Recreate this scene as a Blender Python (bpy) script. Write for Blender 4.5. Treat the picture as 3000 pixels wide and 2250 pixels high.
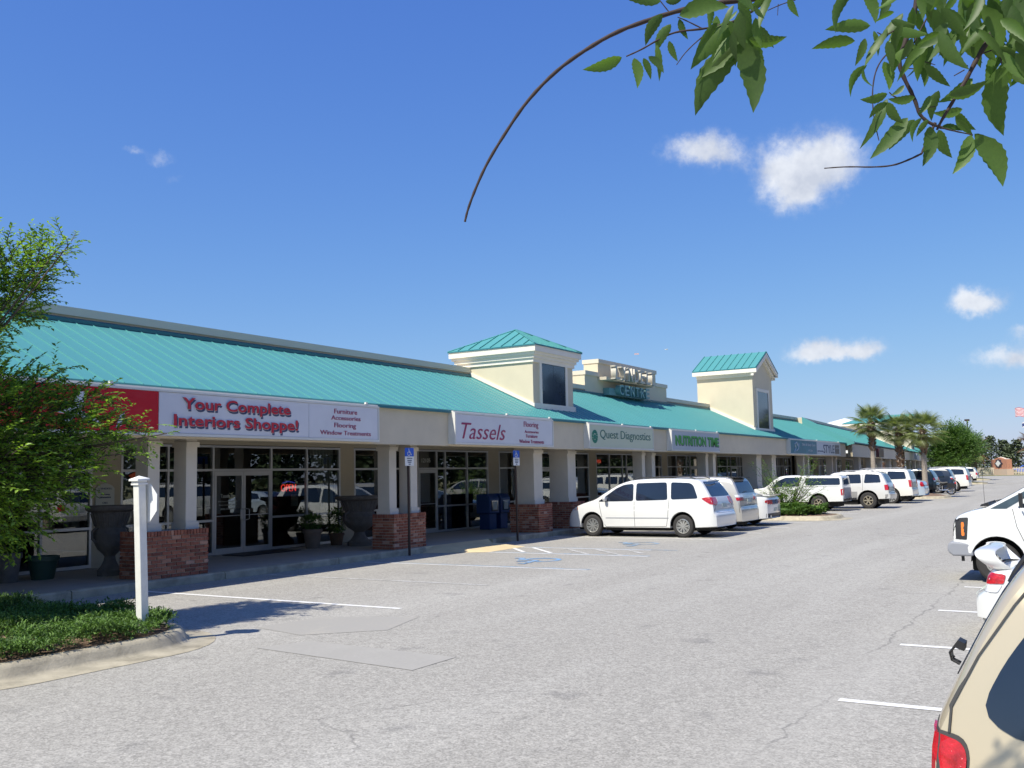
import bpy, bmesh, math, random
from mathutils import Vector, Matrix, noise
from mathutils.bvhtree import BVHTree
R = math.radians
random.seed(7)
for o in list(bpy.data.objects): bpy.data.objects.remove(o)
SC = bpy.context.scene
COL = SC.collection
# ------------------------------------------------------------------ camera
EYE = 1.75
CF, CP, CR, CY = 2806.39, 0.0960112, -0.0212256, 1.02252988
cam = bpy.data.cameras.new('camera'); camo = bpy.data.objects.new('camera', cam); COL.objects.link(camo)
_cy, _sy, _cp, _sp = math.cos(CY), math.sin(CY), math.cos(CP), math.sin(CP)
_fw = Vector((_sy*_cp, _cy*_cp, _sp)); _r0 = Vector((_cy, -_sy, 0)); _u0 = _r0.cross(_fw)
_r = _r0*math.cos(CR) + _u0*math.sin(CR); _u = -_r0*math.sin(CR) + _u0*math.cos(CR)
camo.matrix_world = Matrix(((_r.x, _u.x, -_fw.x, 0), (_r.y, _u.y, -_fw.y, 0), (_r.z, _u.z, -_fw.z, EYE), (0, 0, 0, 1)))
cam.sensor_width = 36; cam.lens = CF/3000*36; cam.clip_start = 0.05; cam.clip_end = 6000
SC.camera = camo
def ray(px, py):
    return _r*((px-1500)/CF) - _u*((py-1125)/CF) + _fw
def at_dist(px, py, d):
    v = ray(px, py).normalized(); return Vector((0, 0, EYE)) + v*d
# ------------------------------------------------------------------ world
SUN = Vector((0.75, -0.18, -1.0)).normalized()
el = math.asin(-SUN.z); az = math.atan2(-SUN.x, -SUN.y)
W = bpy.data.worlds.new('World'); SC.world = W; W.use_nodes = True
nt = W.node_tree; nt.nodes.clear()
class NB:
    def __init__(s, nt): s.nt = nt
    def n(s, t, **k):
        x = s.nt.nodes.new(t)
        for a, b in k.items(): setattr(x, a, b)
        return x
    def l(s, a, b): s.nt.links.new(a, b)
    def m(s, op, a, b=None, c=None, clamp=False):
        x = s.n('ShaderNodeMath', operation=op, use_clamp=clamp)
        for i, v in enumerate((a, b, c)):
            if v is None: continue
            if isinstance(v, (int, float)): x.inputs[i].default_value = v
            else: s.l(v, x.inputs[i])
        return x.outputs[0]
    def vm(s, op, a, b=None):
        x = s.n('ShaderNodeVectorMath', operation=op)
        for i, v in enumerate((a, b)):
            if v is None: continue
            if isinstance(v, (tuple, list, Vector)): x.inputs[i].default_value = v
            else: s.l(v, x.inputs[i])
        return x
    def mix(s, f, a, b, bt='MIX'):
        x = s.n('ShaderNodeMix', data_type='RGBA', blend_type=bt)
        for i, v in ((0, f), (6, a), (7, b)):
            if isinstance(v, (int, float)): x.inputs[i].default_value = v
            elif isinstance(v, (tuple, list)): x.inputs[i].default_value = (*v[:3], 1)
            else: s.l(v, x.inputs[i])
        return x.outputs[2]
    def noise(s, vec, scale, detail=3, rough=.55, out=0):
        x = s.n('ShaderNodeTexNoise'); x.inputs['Scale'].default_value = scale
        x.inputs['Detail'].default_value = detail; x.inputs['Roughness'].default_value = rough
        if vec is not None: s.l(vec, x.inputs['Vector'])
        return x.outputs[out]
    def ramp(s, f, p):
        x = s.n('ShaderNodeValToRGB'); cr = x.color_ramp
        while len(cr.elements) < len(p): cr.elements.new(.5)
        for e, (q, c) in zip(cr.elements, p):
            e.position = q; e.color = (*c[:3], 1) if isinstance(c, (tuple, list)) else (c, c, c, 1)
        s.l(f, x.inputs[0]); return x.outputs[0]
w = NB(nt)
sky = w.n('ShaderNodeTexSky', sky_type='NISHITA'); sky.sun_disc = False
sky.sun_elevation = el; sky.sun_rotation = az; sky.altitude = 0
sky.air_density = 1.0; sky.dust_density = 0.35; sky.ozone_density = 2.6
tc = w.n('ShaderNodeTexCoord'); dirv = w.vm('NORMALIZE', tc.outputs['Generated']).outputs[0]
warp = w.noise(dirv, 30, 5, .62, 1)
wv = w.vm('SUBTRACT', warp, (.5, .5, .5)).outputs[0]
wsc = w.n('ShaderNodeVectorMath', operation='SCALE'); w.l(wv, wsc.inputs[0]); wsc.inputs['Scale'].default_value = .03
dw = w.vm('ADD', dirv, wsc.outputs[0]).outputs[0]
clouds = [  # direction as seen over the lot, half width, half height, density
    (2010, 430, 90, 40, .8), (2120, 455, 66, 42, .75), (2060, 440, 70, 34, .7),
    (2275, 480, 62, 60, .9), (2350, 505, 90, 80, 1.15), (2430, 435, 80, 52, .95), (2335, 560, 75, 50, 1.0), (2460, 490, 65, 55, .8),
    (2870, 878, 62, 32, 1.3), (2840, 885, 50, 26, 1.0), (2385, 1010, 55, 24, 1.15), (2400, 1035, 75, 22, 1.1), (2545, 1022, 48, 28, 1.15), (2470, 1038, 90, 16, .9),
    (2950, 1045, 85, 28, 1.0), (2995, 970, 28, 18, .8), (3100, 1040, 120, 40, 1.0),
    (392, 447, 24, 10, .62), (468, 468, 36, 18, .66), (520, 525, 40, 15, .3), (1000, 575, 22, 14, .25)]
acc = None
for cx, cyy, a, b, dn in clouds:
    c = ray(cx, cyy).normalized(); h = Vector((c.y, -c.x, 0)).normalized(); v = h.cross(c)
    du = w.m('MULTIPLY', w.vm('DOT_PRODUCT', dw, tuple(h)).outputs['Value'], CF/a)
    dv = w.m('MULTIPLY', w.vm('DOT_PRODUCT', w.vm('SUBTRACT', dw, tuple(c)).outputs[0], tuple(v)).outputs['Value'], CF/b)
    r2 = w.m('ADD', w.m('MULTIPLY', du, du), w.m('MULTIPLY', dv, dv))
    front = w.m('GREATER_THAN', w.vm('DOT_PRODUCT', dirv, tuple(c)).outputs['Value'], .5)
    f = w.m('MULTIPLY', w.m('MULTIPLY', w.m('POWER', 2.71828, w.m('MULTIPLY', r2, -0.9)), dn), front)
    acc = f if acc is None else w.m('ADD', acc, f)
fine = w.noise(dirv, 95, 6, .65)
acc = w.m('ADD', acc, w.m('MULTIPLY', w.m('SUBTRACT', fine, .5), w.m('MINIMUM', w.m('MULTIPLY', acc, 2.2), 1.1)))
cm = w.n('ShaderNodeMapRange', interpolation_type='SMOOTHSTEP'); w.l(acc, cm.inputs[0])
cm.inputs[1].default_value = .16; cm.inputs[2].default_value = 1.75; cm.inputs[3].default_value = 0; cm.inputs[4].default_value = .93
SKYK = 0.098
tint = w.mix(1.0, sky.outputs[0], (0.76, 0.96, 1.30), 'MULTIPLY')
sx_ = w.n('ShaderNodeSeparateXYZ'); w.l(tint, sx_.inputs[0])
def tone(o, k, b):   # soft shoulder so that the low sky keeps its blue instead of bleaching out
    x = w.m('MULTIPLY', o, .1275); return w.m('MULTIPLY', w.m('DIVIDE', w.m('MULTIPLY', x, k), w.m('ADD', w.m('MULTIPLY', x, b), 1.0)), 1/.1275)
cb_ = w.n('ShaderNodeCombineXYZ')
for i_, (o_, k_, b_) in enumerate(((sx_.outputs[0], .84, .10), (sx_.outputs[1], 1.11, .64), (sx_.outputs[2], 2.7, 2.35))): w.l(tone(o_, k_, b_), cb_.inputs[i_])
cshade = w.ramp(w.noise(dirv, 22, 4, .6), [(.35, (5.0, 5.35, 6.1)), (.62, (7.0, 7.25, 7.7))])
skyc = w.mix(cm.outputs[0], cb_.outputs[0], cshade)
bg = w.n('ShaderNodeBackground'); w.l(skyc, bg.inputs[0]); bg.inputs[1].default_value = SKYK
wo = w.n('ShaderNodeOutputWorld'); w.l(bg.outputs[0], wo.inputs[0])
sl = bpy.data.lights.new('sun', 'SUN'); sl.energy = 4.7; sl.angle = R(.55); sl.color = (1, .95, .83)
so = bpy.data.objects.new('sun', sl); COL.objects.link(so); so.rotation_euler = SUN.to_track_quat('-Z', 'Y').to_euler(); so.location = (0, 0, 60)
vs = SC.view_settings; vs.view_transform = 'Standard'; vs.look = 'None'; vs.gamma = 1; vs.use_curve_mapping = False; vs.exposure = .38
SC.cycles.max_bounces = 7; SC.cycles.transparent_max_bounces = 10
# ------------------------------------------------------------------ object helpers
WM = {}
def link(o, parent=None, M=None):
    COL.objects.link(o); M = M or Matrix.Identity(4)
    if parent is not None:
        o.parent = parent; o.matrix_basis = WM[parent.name].inverted() @ M
    else: o.matrix_basis = M
    WM[o.name] = M
    return o
def tag(o, label=None, cat=None, group=None, kind=None):
    if label: o['label'] = label
    if cat: o['category'] = cat
    if group: o['group'] = group
    if kind: o['kind'] = kind
    return o
def sc4(s): return Matrix.Diagonal((*((s, s, s) if isinstance(s, (int, float)) else s), 1))
def thing(name, label, cat, loc=(0, 0, 0), rz=0, group=None, scale=1, kind=None):
    o = bpy.data.objects.new(name, None); o.empty_display_size = .2
    M = Matrix.Translation(loc) @ Matrix.Rotation(rz, 4, 'Z') @ sc4(scale)
    link(o, None, M); return tag(o, label, cat, group, kind)
def copy_tree(src, loc, rz=0, label=None, scale=None):
    def rec(s, par):
        c = s.copy(); COL.objects.link(c); c.parent = par
        for ch in s.children: rec(ch, c)
        return c
    c = rec(src, None)
    sc = tuple(src.scale) if scale is None else scale
    c.matrix_basis = Matrix.Translation(loc) @ Matrix.Rotation(rz, 4, 'Z') @ sc4(sc)
    if label: c['label'] = label
    return c
def mesh(name, V, F, mat=None, smooth=False, sharp=None, uv=None):
    me = bpy.data.meshes.new(name); me.from_pydata([tuple(v) for v in V], [], F)
    if mat: me.materials.append(mat)
    if smooth:
        me.polygons.foreach_set('use_smooth', [True]*len(me.polygons))
        if sharp: me.set_sharp_from_angle(angle=R(sharp))
    me.update(); return me
def inst(name, me, parent=None, M=None):
    return link(bpy.data.objects.new(name, me), parent, M)
class MB:
    def __init__(s): s.V = []; s.F = []
    def add(s, V, F):
        n = len(s.V); s.V += [Vector(v) for v in V]; s.F += [tuple(i+n for i in f) for f in F]; return s
    def box(s, x0, x1, y0, y1, z0, z1):
        V = [(x, y, z) for x in (x0, x1) for y in (y0, y1) for z in (z0, z1)]
        return s.add(V, [(0, 1, 3, 2), (4, 6, 7, 5), (0, 4, 5, 1), (2, 3, 7, 6), (0, 2, 6, 4), (1, 5, 7, 3)])
    def prism(s, poly, axis, a, b):  # poly in the two other axes (cyclic order x,y,z), extruded a..b
        n = len(poly)
        def P(p, t):
            if axis == 'x': return (t, p[0], p[1])
            if axis == 'y': return (p[0], t, p[1])
            return (p[0], p[1], t)
        V = [P(p, a) for p in poly] + [P(p, b) for p in poly]
        F = [tuple(range(n)), tuple(range(2*n-1, n-1, -1))] + [(i, i+n, (i+1) % n+n, (i+1) % n) for i in range(n)]
        return s.add(V, F)
    def tube(s, pts, rad, seg=8, cap=True):
        pts = [Vector(p) for p in pts]; rad = rad if isinstance(rad, (list, tuple)) else [rad]*len(pts)
        V = []; F = []
        prev = None
        for i, p in enumerate(pts):
            t = (pts[min(i+1, len(pts)-1)]-pts[max(i-1, 0)]).normalized()
            if prev is None:
                a = t.orthogonal().normalized()
            else:
                a = prev - t*prev.dot(t)
                a = a.normalized() if a.length > 1e-6 else t.orthogonal().normalized()
            prev = a; b = t.cross(a)
            for k in range(seg):
                th = 2*math.pi*k/seg
                V.append(p + (a*math.cos(th)+b*math.sin(th))*rad[i])
        for i in range(len(pts)-1):
            for k in range(seg):
                k2 = (k+1) % seg
                F.append((i*seg+k, i*seg+k2, (i+1)*seg+k2, (i+1)*seg+k))
        if cap:
            F.append(tuple(range(seg-1, -1, -1))); F.append(tuple((len(pts)-1)*seg+k for k in range(seg)))
        return s.add(V, F)
    def lathe(s, prof, c=(0, 0, 0), axis='z', seg=20):
        V = []; F = []; n = len(prof)
        for k in range(seg):
            th = 2*math.pi*k/seg
            for r_, h in prof:
                if axis == 'z': V.append((c[0]+r_*math.cos(th), c[1]+r_*math.sin(th), c[2]+h))
                else: V.append((c[0]+r_*math.cos(th), c[1]+h, c[2]+r_*math.sin(th)))
        for k in range(seg):
            k2 = (k+1) % seg
            for i in range(n-1):
                f = (k*n+i, k2*n+i, k2*n+i+1, k*n+i+1)
                F.append(f if axis == 'z' else f[::-1])
        return s.add(V, F)
    def quad(s, a, b, c, d): return s.add([a, b, c, d], [(0, 1, 2, 3)])
    def mesh(s, name, mat, smooth=False, sharp=None): return mesh(name, s.V, s.F, mat, smooth, sharp)
    def build(s, name, mat, parent=None, smooth=False, sharp=35, M=None):
        return inst(name, s.mesh(name, mat, smooth, sharp), parent, M)
def struct(o, label=None): return tag(o, label, kind='structure')
def bevelled(o, wdt=.01, seg=1):
    m = o.modifiers.new('bevel', 'BEVEL'); m.width = wdt; m.segments = seg; m.limit_method = 'ANGLE'; return o
# ------------------------------------------------------------------ materials
def pmat(name, col, rough=.6, metal=0, nz=None, bump=None, coat=0, spec=.5, vary=0, island=0, second=None, stain=None, trans=0):
    m = bpy.data.materials.new(name); m.use_nodes = True; t = m.node_tree; b = NB(t)
    P = t.nodes['Principled BSDF']; out = t.nodes['Material Output']
    tcn = b.n('ShaderNodeTexCoord'); co = tcn.outputs['Object']
    P.inputs['Roughness'].default_value = rough; P.inputs['Metallic'].default_value = metal
    P.inputs['Coat Weight'].default_value = coat; P.inputs['Coat Roughness'].default_value = .03
    P.inputs['Specular IOR Level'].default_value = spec
    c = None
    base = tuple(col)
    if nz:
        sc, am = nz
        f = b.noise(co, sc, 5, .6)
        f = b.ramp(f, [(.25, 0.0), (.75, 1.0)])
        c = b.mix(f, tuple(x*(1-am) for x in base), tuple(min(1, x*(1+am)) for x in base))
    if stain:
        sc, am, scol = stain
        f2 = b.ramp(b.noise(co, sc, 6, .68), [(.5, 0.0), (.72, 1.0)])
        c = b.mix(b.m('MULTIPLY', f2, am), c if c is not None else base, scol)
    if vary or island:
        if vary: rnd = b.n('ShaderNodeObjectInfo').outputs['Random']; am = vary
        else: rnd = b.n('ShaderNodeNewGeometry').outputs['Random Per Island']; am = island
        lo = second if second else tuple(x*(1-am) for x in base)
        hi = tuple(min(1, x*(1+am)) for x in base)
        vcol = b.mix(rnd, lo, hi)
        c = b.mix(.5, c, vcol) if c is not None else vcol
    if c is None: P.inputs['Base Color'].default_value = (*base, 1)
    else: b.l(c, P.inputs['Base Color'])
    if bump:
        bn = b.n('ShaderNodeBump'); bn.inputs['Strength'].default_value = bump[1]; bn.inputs['Distance'].default_value = bump[2] if len(bump) > 2 else .01
        b.l(b.noise(co, bump[0], 4, .6), bn.inputs['Height']); b.l(bn.outputs[0], P.inputs['Normal'])
    if trans:
        tr = b.n('ShaderNodeBsdfTranslucent'); mx = b.n('ShaderNodeMixShader'); mx.inputs[0].default_value = trans
        bright = b.mix(1.0, c if c is not None else (*base,), (1.9, 2.1, .7), 'MULTIPLY')
        b.l(bright, tr.inputs[0]); b.l(P.outputs[0], mx.inputs[1]); b.l(tr.outputs[0], mx.inputs[2]); b.l(mx.outputs[0], out.inputs[0])
    return m
def emat(name, col, k):
    m = bpy.data.materials.new(name); m.use_nodes = True; P = m.node_tree.nodes['Principled BSDF']
    P.inputs['Base Color'].default_value = (*[x*.3 for x in col], 1); P.inputs['Emission Color'].default_value = (*col, 1); P.inputs['Emission Strength'].default_value = k
    return m
def glassmat(name, tintc=(.55, .58, .57), k=2.1, rough=.0, base=.05, bump=True):
    m = bpy.data.materials.new(name); m.use_nodes = True; t = m.node_tree; t.nodes.clear(); b = NB(t)
    tr = b.n('ShaderNodeBsdfTransparent'); tr.inputs[0].default_value = (*tintc, 1)
    gl = b.n('ShaderNodeBsdfGlossy'); gl.inputs['Roughness'].default_value = rough; gl.inputs[0].default_value = (.92, .95, .93, 1)
    fr = b.n('ShaderNodeFresnel'); fr.inputs[0].default_value = 1.5
    bf = b.m('SUBTRACT', 1.0, b.n('ShaderNodeNewGeometry').outputs['Backfacing'])
    f = b.m('MULTIPLY', b.m('ADD', b.m('MULTIPLY', fr.outputs[0], k), base, clamp=True), bf)
    if bump:
        bn = b.n('ShaderNodeBump'); bn.inputs['Strength'].default_value = .05; bn.inputs['Distance'].default_value = .02
        tcn = b.n('ShaderNodeTexCoord'); b.l(b.noise(tcn.outputs['Object'], .9, 1), bn.inputs['Height']); b.l(bn.outputs[0], gl.inputs['Normal'])
    mx = b.n('ShaderNodeMixShader'); b.l(f, mx.inputs[0]); b.l(tr.outputs[0], mx.inputs[1]); b.l(gl.outputs[0], mx.inputs[2])
    o = b.n('ShaderNodeOutputMaterial'); b.l(mx.outputs[0], o.inputs[0]); return m
def asphalt_mat():
    m = bpy.data.materials.new('weathered_asphalt'); m.use_nodes = True; b = NB(m.node_tree); P = m.node_tree.nodes['Principled BSDF']
    geo = b.n('ShaderNodeNewGeometry'); co = geo.outputs['Position']
    big = b.ramp(b.noise(co, .09, 5, .6), [(.3, 0.0), (.7, 1.0)])
    c = b.mix(big, (.325, .307, .272), (.360, .341, .303))
    mid = b.ramp(b.noise(co, .8, 5, .65), [(.35, 0.0), (.75, 1.0)])
    c = b.mix(b.m('MULTIPLY', mid, .14), c, (.41, .395, .352))
    # long pale drive tracks that follow the aisle
    st = b.n('ShaderNodeMapping'); st.inputs['Scale'].default_value = (.045, .42, 1); b.l(co, st.inputs[0])
    tr = b.ramp(b.noise(st.outputs[0], 1.6, 3, .55), [(.46, 0.0), (.66, 1.0)])
    c = b.mix(b.m('MULTIPLY', tr, .45), c, (.43, .412, .37))
    # oil drips / darker blotches
    ol = b.ramp(b.noise(co, 1.7, 3, .5), [(.63, 0.0), (.74, 1.0)])
    c = b.mix(b.m('MULTIPLY', ol, .38), c, (.15, .145, .14))
    # aggregate, two sizes
    v = b.n('ShaderNodeTexVoronoi'); v.inputs['Scale'].default_value = 75; b.l(co, v.inputs[0])
    bw = b.n('ShaderNodeRGBToBW'); b.l(v.outputs['Color'], bw.inputs[0])
    ag = b.ramp(bw.outputs[0], [(.15, .74), (.5, 1.0), (.85, 1.28)])
    c = b.mix(.85, c, ag, 'MULTIPLY')
    v2 = b.n('ShaderNodeTexVoronoi'); v2.inputs['Scale'].default_value = 28; b.l(co, v2.inputs[0])
    bw2 = b.n('ShaderNodeRGBToBW'); b.l(v2.outputs['Color'], bw2.inputs[0])
    c = b.mix(.5, c, b.ramp(bw2.outputs[0], [(.2, .8), (.8, 1.2)]), 'MULTIPLY')
    # cracks
    wv_ = b.vm('ADD', co, b.vm('MULTIPLY', b.noise(co, 1.3, 4, .6, 1), (1.2, 1.2, 0)).outputs[0]).outputs[0]
    vc = b.n('ShaderNodeTexVoronoi', feature='DISTANCE_TO_EDGE'); vc.inputs['Scale'].default_value = .16; b.l(wv_, vc.inputs[0])
    ck = b.ramp(vc.outputs['Distance'], [(0.0, 1.0), (.0035, 0.0)])
    gate = b.ramp(b.noise(co, .35, 2), [(.5, 0.0), (.62, 1.0)])
    c = b.mix(b.m('MULTIPLY', b.m('MULTIPLY', ck, gate), .38), c, (.09, .088, .085))
    # long paving joint along the right-hand stalls
    sp = b.n('ShaderNodeSeparateXYZ'); b.l(co, sp.inputs[0])
    yy = b.m('ADD', sp.outputs['Y'], b.m('MULTIPLY', b.m('SUBTRACT', b.noise(co, 1.1, 5, .7), .5), .5))
    dj = b.m('ABSOLUTE', b.m('SUBTRACT', yy, 1.95))
    jn = b.ramp(dj, [(0.0, 1.0), (.02, 0.0)]); jl = b.ramp(dj, [(0.05, 1.0), (.5, 0.0)])
    jg = b.ramp(b.noise(co, .8, 3), [(.42, 0.15), (.6, 1.0)])
    c = b.mix(b.m('MULTIPLY', jl, .22), c, (.43, .412, .372))
    c = b.mix(b.m('MULTIPLY', b.m('MULTIPLY', jn, jg), .55), c, (.11, .108, .105))
    b.l(c, P.inputs['Base Color']); P.inputs['Roughness'].default_value = .9; P.inputs['Specular IOR Level'].default_value = .25
    bn = b.n('ShaderNodeBump'); bn.inputs['Strength'].default_value = .5; bn.inputs['Distance'].default_value = .006
    b.l(bw.outputs[0], bn.inputs['Height']); b.l(bn.outputs[0], P.inputs['Normal'])
    return m
def paint_mark(name, col, thr, under=(.335, .322, .283)):
    m = bpy.data.materials.new(name); m.use_nodes = True; b = NB(m.node_tree); P = m.node_tree.nodes['Principled BSDF']
    geo = b.n('ShaderNodeNewGeometry'); co = geo.outputs['Position']
    f = b.ramp(b.m('ADD', b.m('MULTIPLY', b.noise(co, 26, 4, .7), .6), b.m('MULTIPLY', b.noise(co, 2.2, 3, .6), .4)), [(thr-.07, 0.0), (thr+.09, 1.0)])
    c = b.mix(f, under, col); b.l(c, P.inputs['Base Color']); P.inputs['Roughness'].default_value = .8
    return m
M = {}
M['asphalt'] = asphalt_mat()
M['white_line'] = paint_mark('worn_white_paint', (.74, .73, .70), .36)
M['faded_line'] = paint_mark('faded_white_paint', (.60, .59, .57), .50)
M['blue_line'] = paint_mark('faded_blue_paint', (.16, .33, .52), .50)
M['blue_mark'] = paint_mark('blue_ground_paint', (.14, .34, .60), .46)
M['concrete'] = pmat('sidewalk_concrete', (.36, .33, .285), .85, nz=(1.3, .14), bump=(60, .35, .01), stain=(3, .4, (.27, .25, .22)))
M['kerb'] = pmat('kerb_concrete', (.42, .37, .27), .9, nz=(3.5, .25), bump=(45, .5, .01), stain=(2.6, .8, (.20, .175, .125)))
M['ramp'] = pmat('tan_ramp_concrete', (.66, .52, .30), .85, nz=(3, .1), bump=(60, .3))
M['patch'] = paint_mark('pale_asphalt_patch', (.372, .353, .314), .52, (.343, .325, .289))
M['sand'] = paint_mark('washed_sand', (.43, .395, .325), .60, (.343, .325, .289))
M['mulch'] = pmat('pine_straw_mulch', (.20, .13, .085), .95, nz=(14, .5), bump=(30, 1, .03))
M['grass'] = pmat('verge_grass', (.19, .18, .075), .95, nz=(2, .35), bump=(40, 1, .03), stain=(.7, .6, (.30, .26, .13)))
M['fascia'] = pmat('beige_stucco_fascia', (.62, .545, .41), .9, nz=(2.2, .05), bump=(140, .35, .004), stain=(.9, .2, (.56, .48, .35)))
M['stucco'] = pmat('cream_stucco', (.62, .55, .40), .9, nz=(2, .04), bump=(140, .35, .004))
M['parapet'] = pmat('grey_beige_stucco', (.56, .49, .37), .9, nz=(2, .05), bump=(120, .3, .004))
M['cap'] = pmat('parapet_cap', (.64, .58, .46), .8, nz=(1, .04), stain=(.8, .3, (.54, .48, .39)))
M['trim'] = pmat('off_white_trim', (.78, .73, .62), .7, nz=(3, .03))
M['column'] = pmat('column_stucco', (.66, .60, .50), .9, nz=(3, .05), bump=(140, .3, .004))
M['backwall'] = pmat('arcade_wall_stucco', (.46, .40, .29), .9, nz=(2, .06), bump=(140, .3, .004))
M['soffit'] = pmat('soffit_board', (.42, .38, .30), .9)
def teal_mat(name, col):
    m = pmat(name, col, .42, 0, nz=(.6, .06), spec=.45, vary=.07); return m
M['teal'] = teal_mat('teal_metal_roof', (.088, .305, .298))
M['tealdark'] = pmat('dark_teal_flashing', (.02, .16, .19), .45)
M['alu'] = pmat('dull_aluminium', (.50, .50, .50), .42, .6)
M['signwhite'] = pmat('sign_face_white', (.72, .72, .75), .25, nz=(1.2, .05), coat=.3, stain=(2.2, .18, (.60, .60, .62)))
M['signbox'] = pmat('sign_cabinet_metal', (.70, .69, .64), .4, nz=(3, .06), stain=(3, .3, (.5, .48, .42)))
M['signred'] = pmat('sign_face_red', (.55, .012, .025), .25, coat=.3)
M['signcream'] = pmat('sign_face_pale_green', (.60, .64, .48), .3)
M['signgrey'] = pmat('sign_face_grey', (.52, .55, .60), .3)
M['signteal'] = pmat('sign_face_teal', (.03, .17, .25), .3, nz=(3, .25))
M['signdark'] = pmat('sign_face_dark', (.045, .03, .05), .3)
M['signbrown'] = pmat('sign_face_maroon', (.09, .02, .03), .3)
M['red'] = pmat('lettering_red', (.55, .02, .04), .4)
M['navy'] = pmat('lettering_navy', (.035, .06, .14), .5)
M['crimson'] = pmat('lettering_crimson', (.33, .03, .10), .4)
M['dkgreen'] = pmat('lettering_dark_green', (.05, .17, .13), .4)
M['qgreen'] = pmat('logo_green', (.02, .22, .14), .4)
M['lime'] = pmat('lettering_bright_green', (.07, .42, .05), .4)
M['white'] = pmat('white_paint', (.78, .78, .76), .5, nz=(4, .04))
M['whitewood'] = pmat('white_painted_wood', (.74, .73, .68), .6, nz=(9, .08), bump=(25, .3, .004), stain=(6, .25, (.45, .42, .36)))
M['black'] = pmat('black_plastic', (.018, .018, .02), .5)
M['blackgloss'] = pmat('dark_rubber_trim', (.012, .012, .014), .3)
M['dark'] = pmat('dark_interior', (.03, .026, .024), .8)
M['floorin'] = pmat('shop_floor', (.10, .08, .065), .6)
M['glass'] = glassmat('shop_glass')
M['towerglass'] = pmat('tower_glass', (.03, .045, .07), .06, nz=(2, .2), spec=.8)
M['curtain'] = pmat('curtain_fabric', (.85, .85, .78), .9)
M['brick'] = None
M['mortar'] = pmat('mortar', (.42, .38, .33), .95, nz=(20, .1))
def brick_mat():
    m = bpy.data.materials.new('red_brick'); m.use_nodes = True; b = NB(m.node_tree); P = m.node_tree.nodes['Principled BSDF']
    rnd = b.n('ShaderNodeObjectInfo').outputs['Random']; co = b.n('ShaderNodeNewGeometry').outputs['Position']
    c = b.ramp(rnd, [(0.0, (.20, .07, .042)), (.35, (.30, .10, .058)), (.75, (.38, .145, .082)), (.93, (.44, .20, .12)), (1.0, (.54, .34, .25))])
    f = b.ramp(b.noise(co, 34, 4, .7), [(.60, 0.0), (.72, 1.0)])
    c = b.mix(b.m('MULTIPLY', f, .7), c, (.60, .50, .44))
    f = b.ramp(b.noise(co, 60, 3, .6), [(.3, .75), (.7, 1.15)])
    c = b.mix(.8, c, f, 'MULTIPLY'); b.l(c, P.inputs['Base Color']); P.inputs['Roughness'].default_value = .9
    bn = b.n('ShaderNodeBump'); bn.inputs['Strength'].default_value = .6; bn.inputs['Distance'].default_value = .006
    b.l(b.noise(co, 90, 4), bn.inputs['Height']); b.l(bn.outputs[0], P.inputs['Normal']); return m
M['brick'] = brick_mat()
M['stone'] = pmat('cast_stone', (.155, .14, .125), .95, nz=(7, .25), bump=(30, .8, .02))
M['terracotta'] = pmat('terracotta_pot', (.17, .13, .10), .9, nz=(6, .2))
M['darkwood'] = pmat('dark_wood', (.12, .07, .04), .7, nz=(8, .3))
M['leaf_tree'] = pmat('small_tree_leaf', (.20, .30, .045), .5, island=.5, second=(.045, .10, .015), trans=.34)
M['leaf_big'] = pmat('serrated_leaf', (.07, .13, .02), .5, nz=(18, .2), vary=.45, second=(.022, .052, .012), trans=.36)
M['leaf_far'] = pmat('far_tree_leaf', (.085, .15, .028), .6, island=.5, second=(.03, .07, .015), trans=.25)
M['leaf_shrub'] = pmat('shrub_leaf', (.13, .20, .04), .5, island=.5, second=(.05, .10, .02), trans=.3)
M['juniper'] = pmat('juniper_needles', (.10, .18, .03), .65, island=.6, second=(.025, .065, .012), trans=.12)
M['pine'] = pmat('hazy_pine_needles', (.10, .125, .065), .8, island=.6, second=(.045, .062, .035))  # distance haze mixed into the needle colour, paler than real needles
M['deadfrond'] = pmat('dead_frond', (.21, .13, .08), .9, island=.5)
M['bark'] = pmat('bark', (.10, .075, .055), .95, nz=(12, .3), bump=(20, .8, .02))
M['twig'] = pmat('twig_bark', (.045, .028, .024), .8, nz=(30, .3))
M['palmtrunk'] = pmat('palm_trunk', (.34, .29, .24), .95, nz=(10, .25), bump=(14, 1, .03))
M['palmboot'] = pmat('palm_boots', (.23, .15, .10), .95, nz=(9, .5), bump=(20, .8, .02))
M['frond'] = pmat('palm_frond', (.20, .235, .085), .5, vary=.35, trans=.25)
M['pole'] = pmat('bronze_pole', (.05, .03, .025), .5, .3)
M['hcblue'] = pmat('sign_blue', (.01, .10, .55), .4)
M['newsblue'] = pmat('newspaper_box_blue', (.01, .045, .16), .4)
M['paper'] = pmat('paper_notice', (.55, .56, .50), .8)
M['orange'] = pmat('orange_ornament', (.65, .09, .02), .6)
M['neon'] = emat('neon_red', (1, .05, .03), 2.2); M['neonb'] = emat('neon_blue', (.05, .1, 1), 1.0)
M['ledred'] = emat('led_red', (1, .08, .04), 1.0)
def paint(name, col, rough=.28, metal=0.0): return pmat(name, col, rough, metal, nz=(1.1, .03), coat=1, spec=.5)
M['p_white'] = paint('white_car_paint', (.70, .70, .68)); M['p_pearl'] = paint('pearl_car_paint', (.70, .68, .62))
M['p_silver'] = paint('silver_car_paint', (.40, .39, .37), .3, .35); M['p_offwhite'] = paint('off_white_car_paint', (.60, .59, .56)); M['p_champ'] = paint('champagne_car_paint', (.55, .52, .46), .3, .4)
M['p_gold'] = paint('gold_car_paint', (.58, .49, .34), .3, .3); M['p_ice'] = paint('ice_blue_car_paint', (.52, .60, .68), .3, .3)
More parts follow.
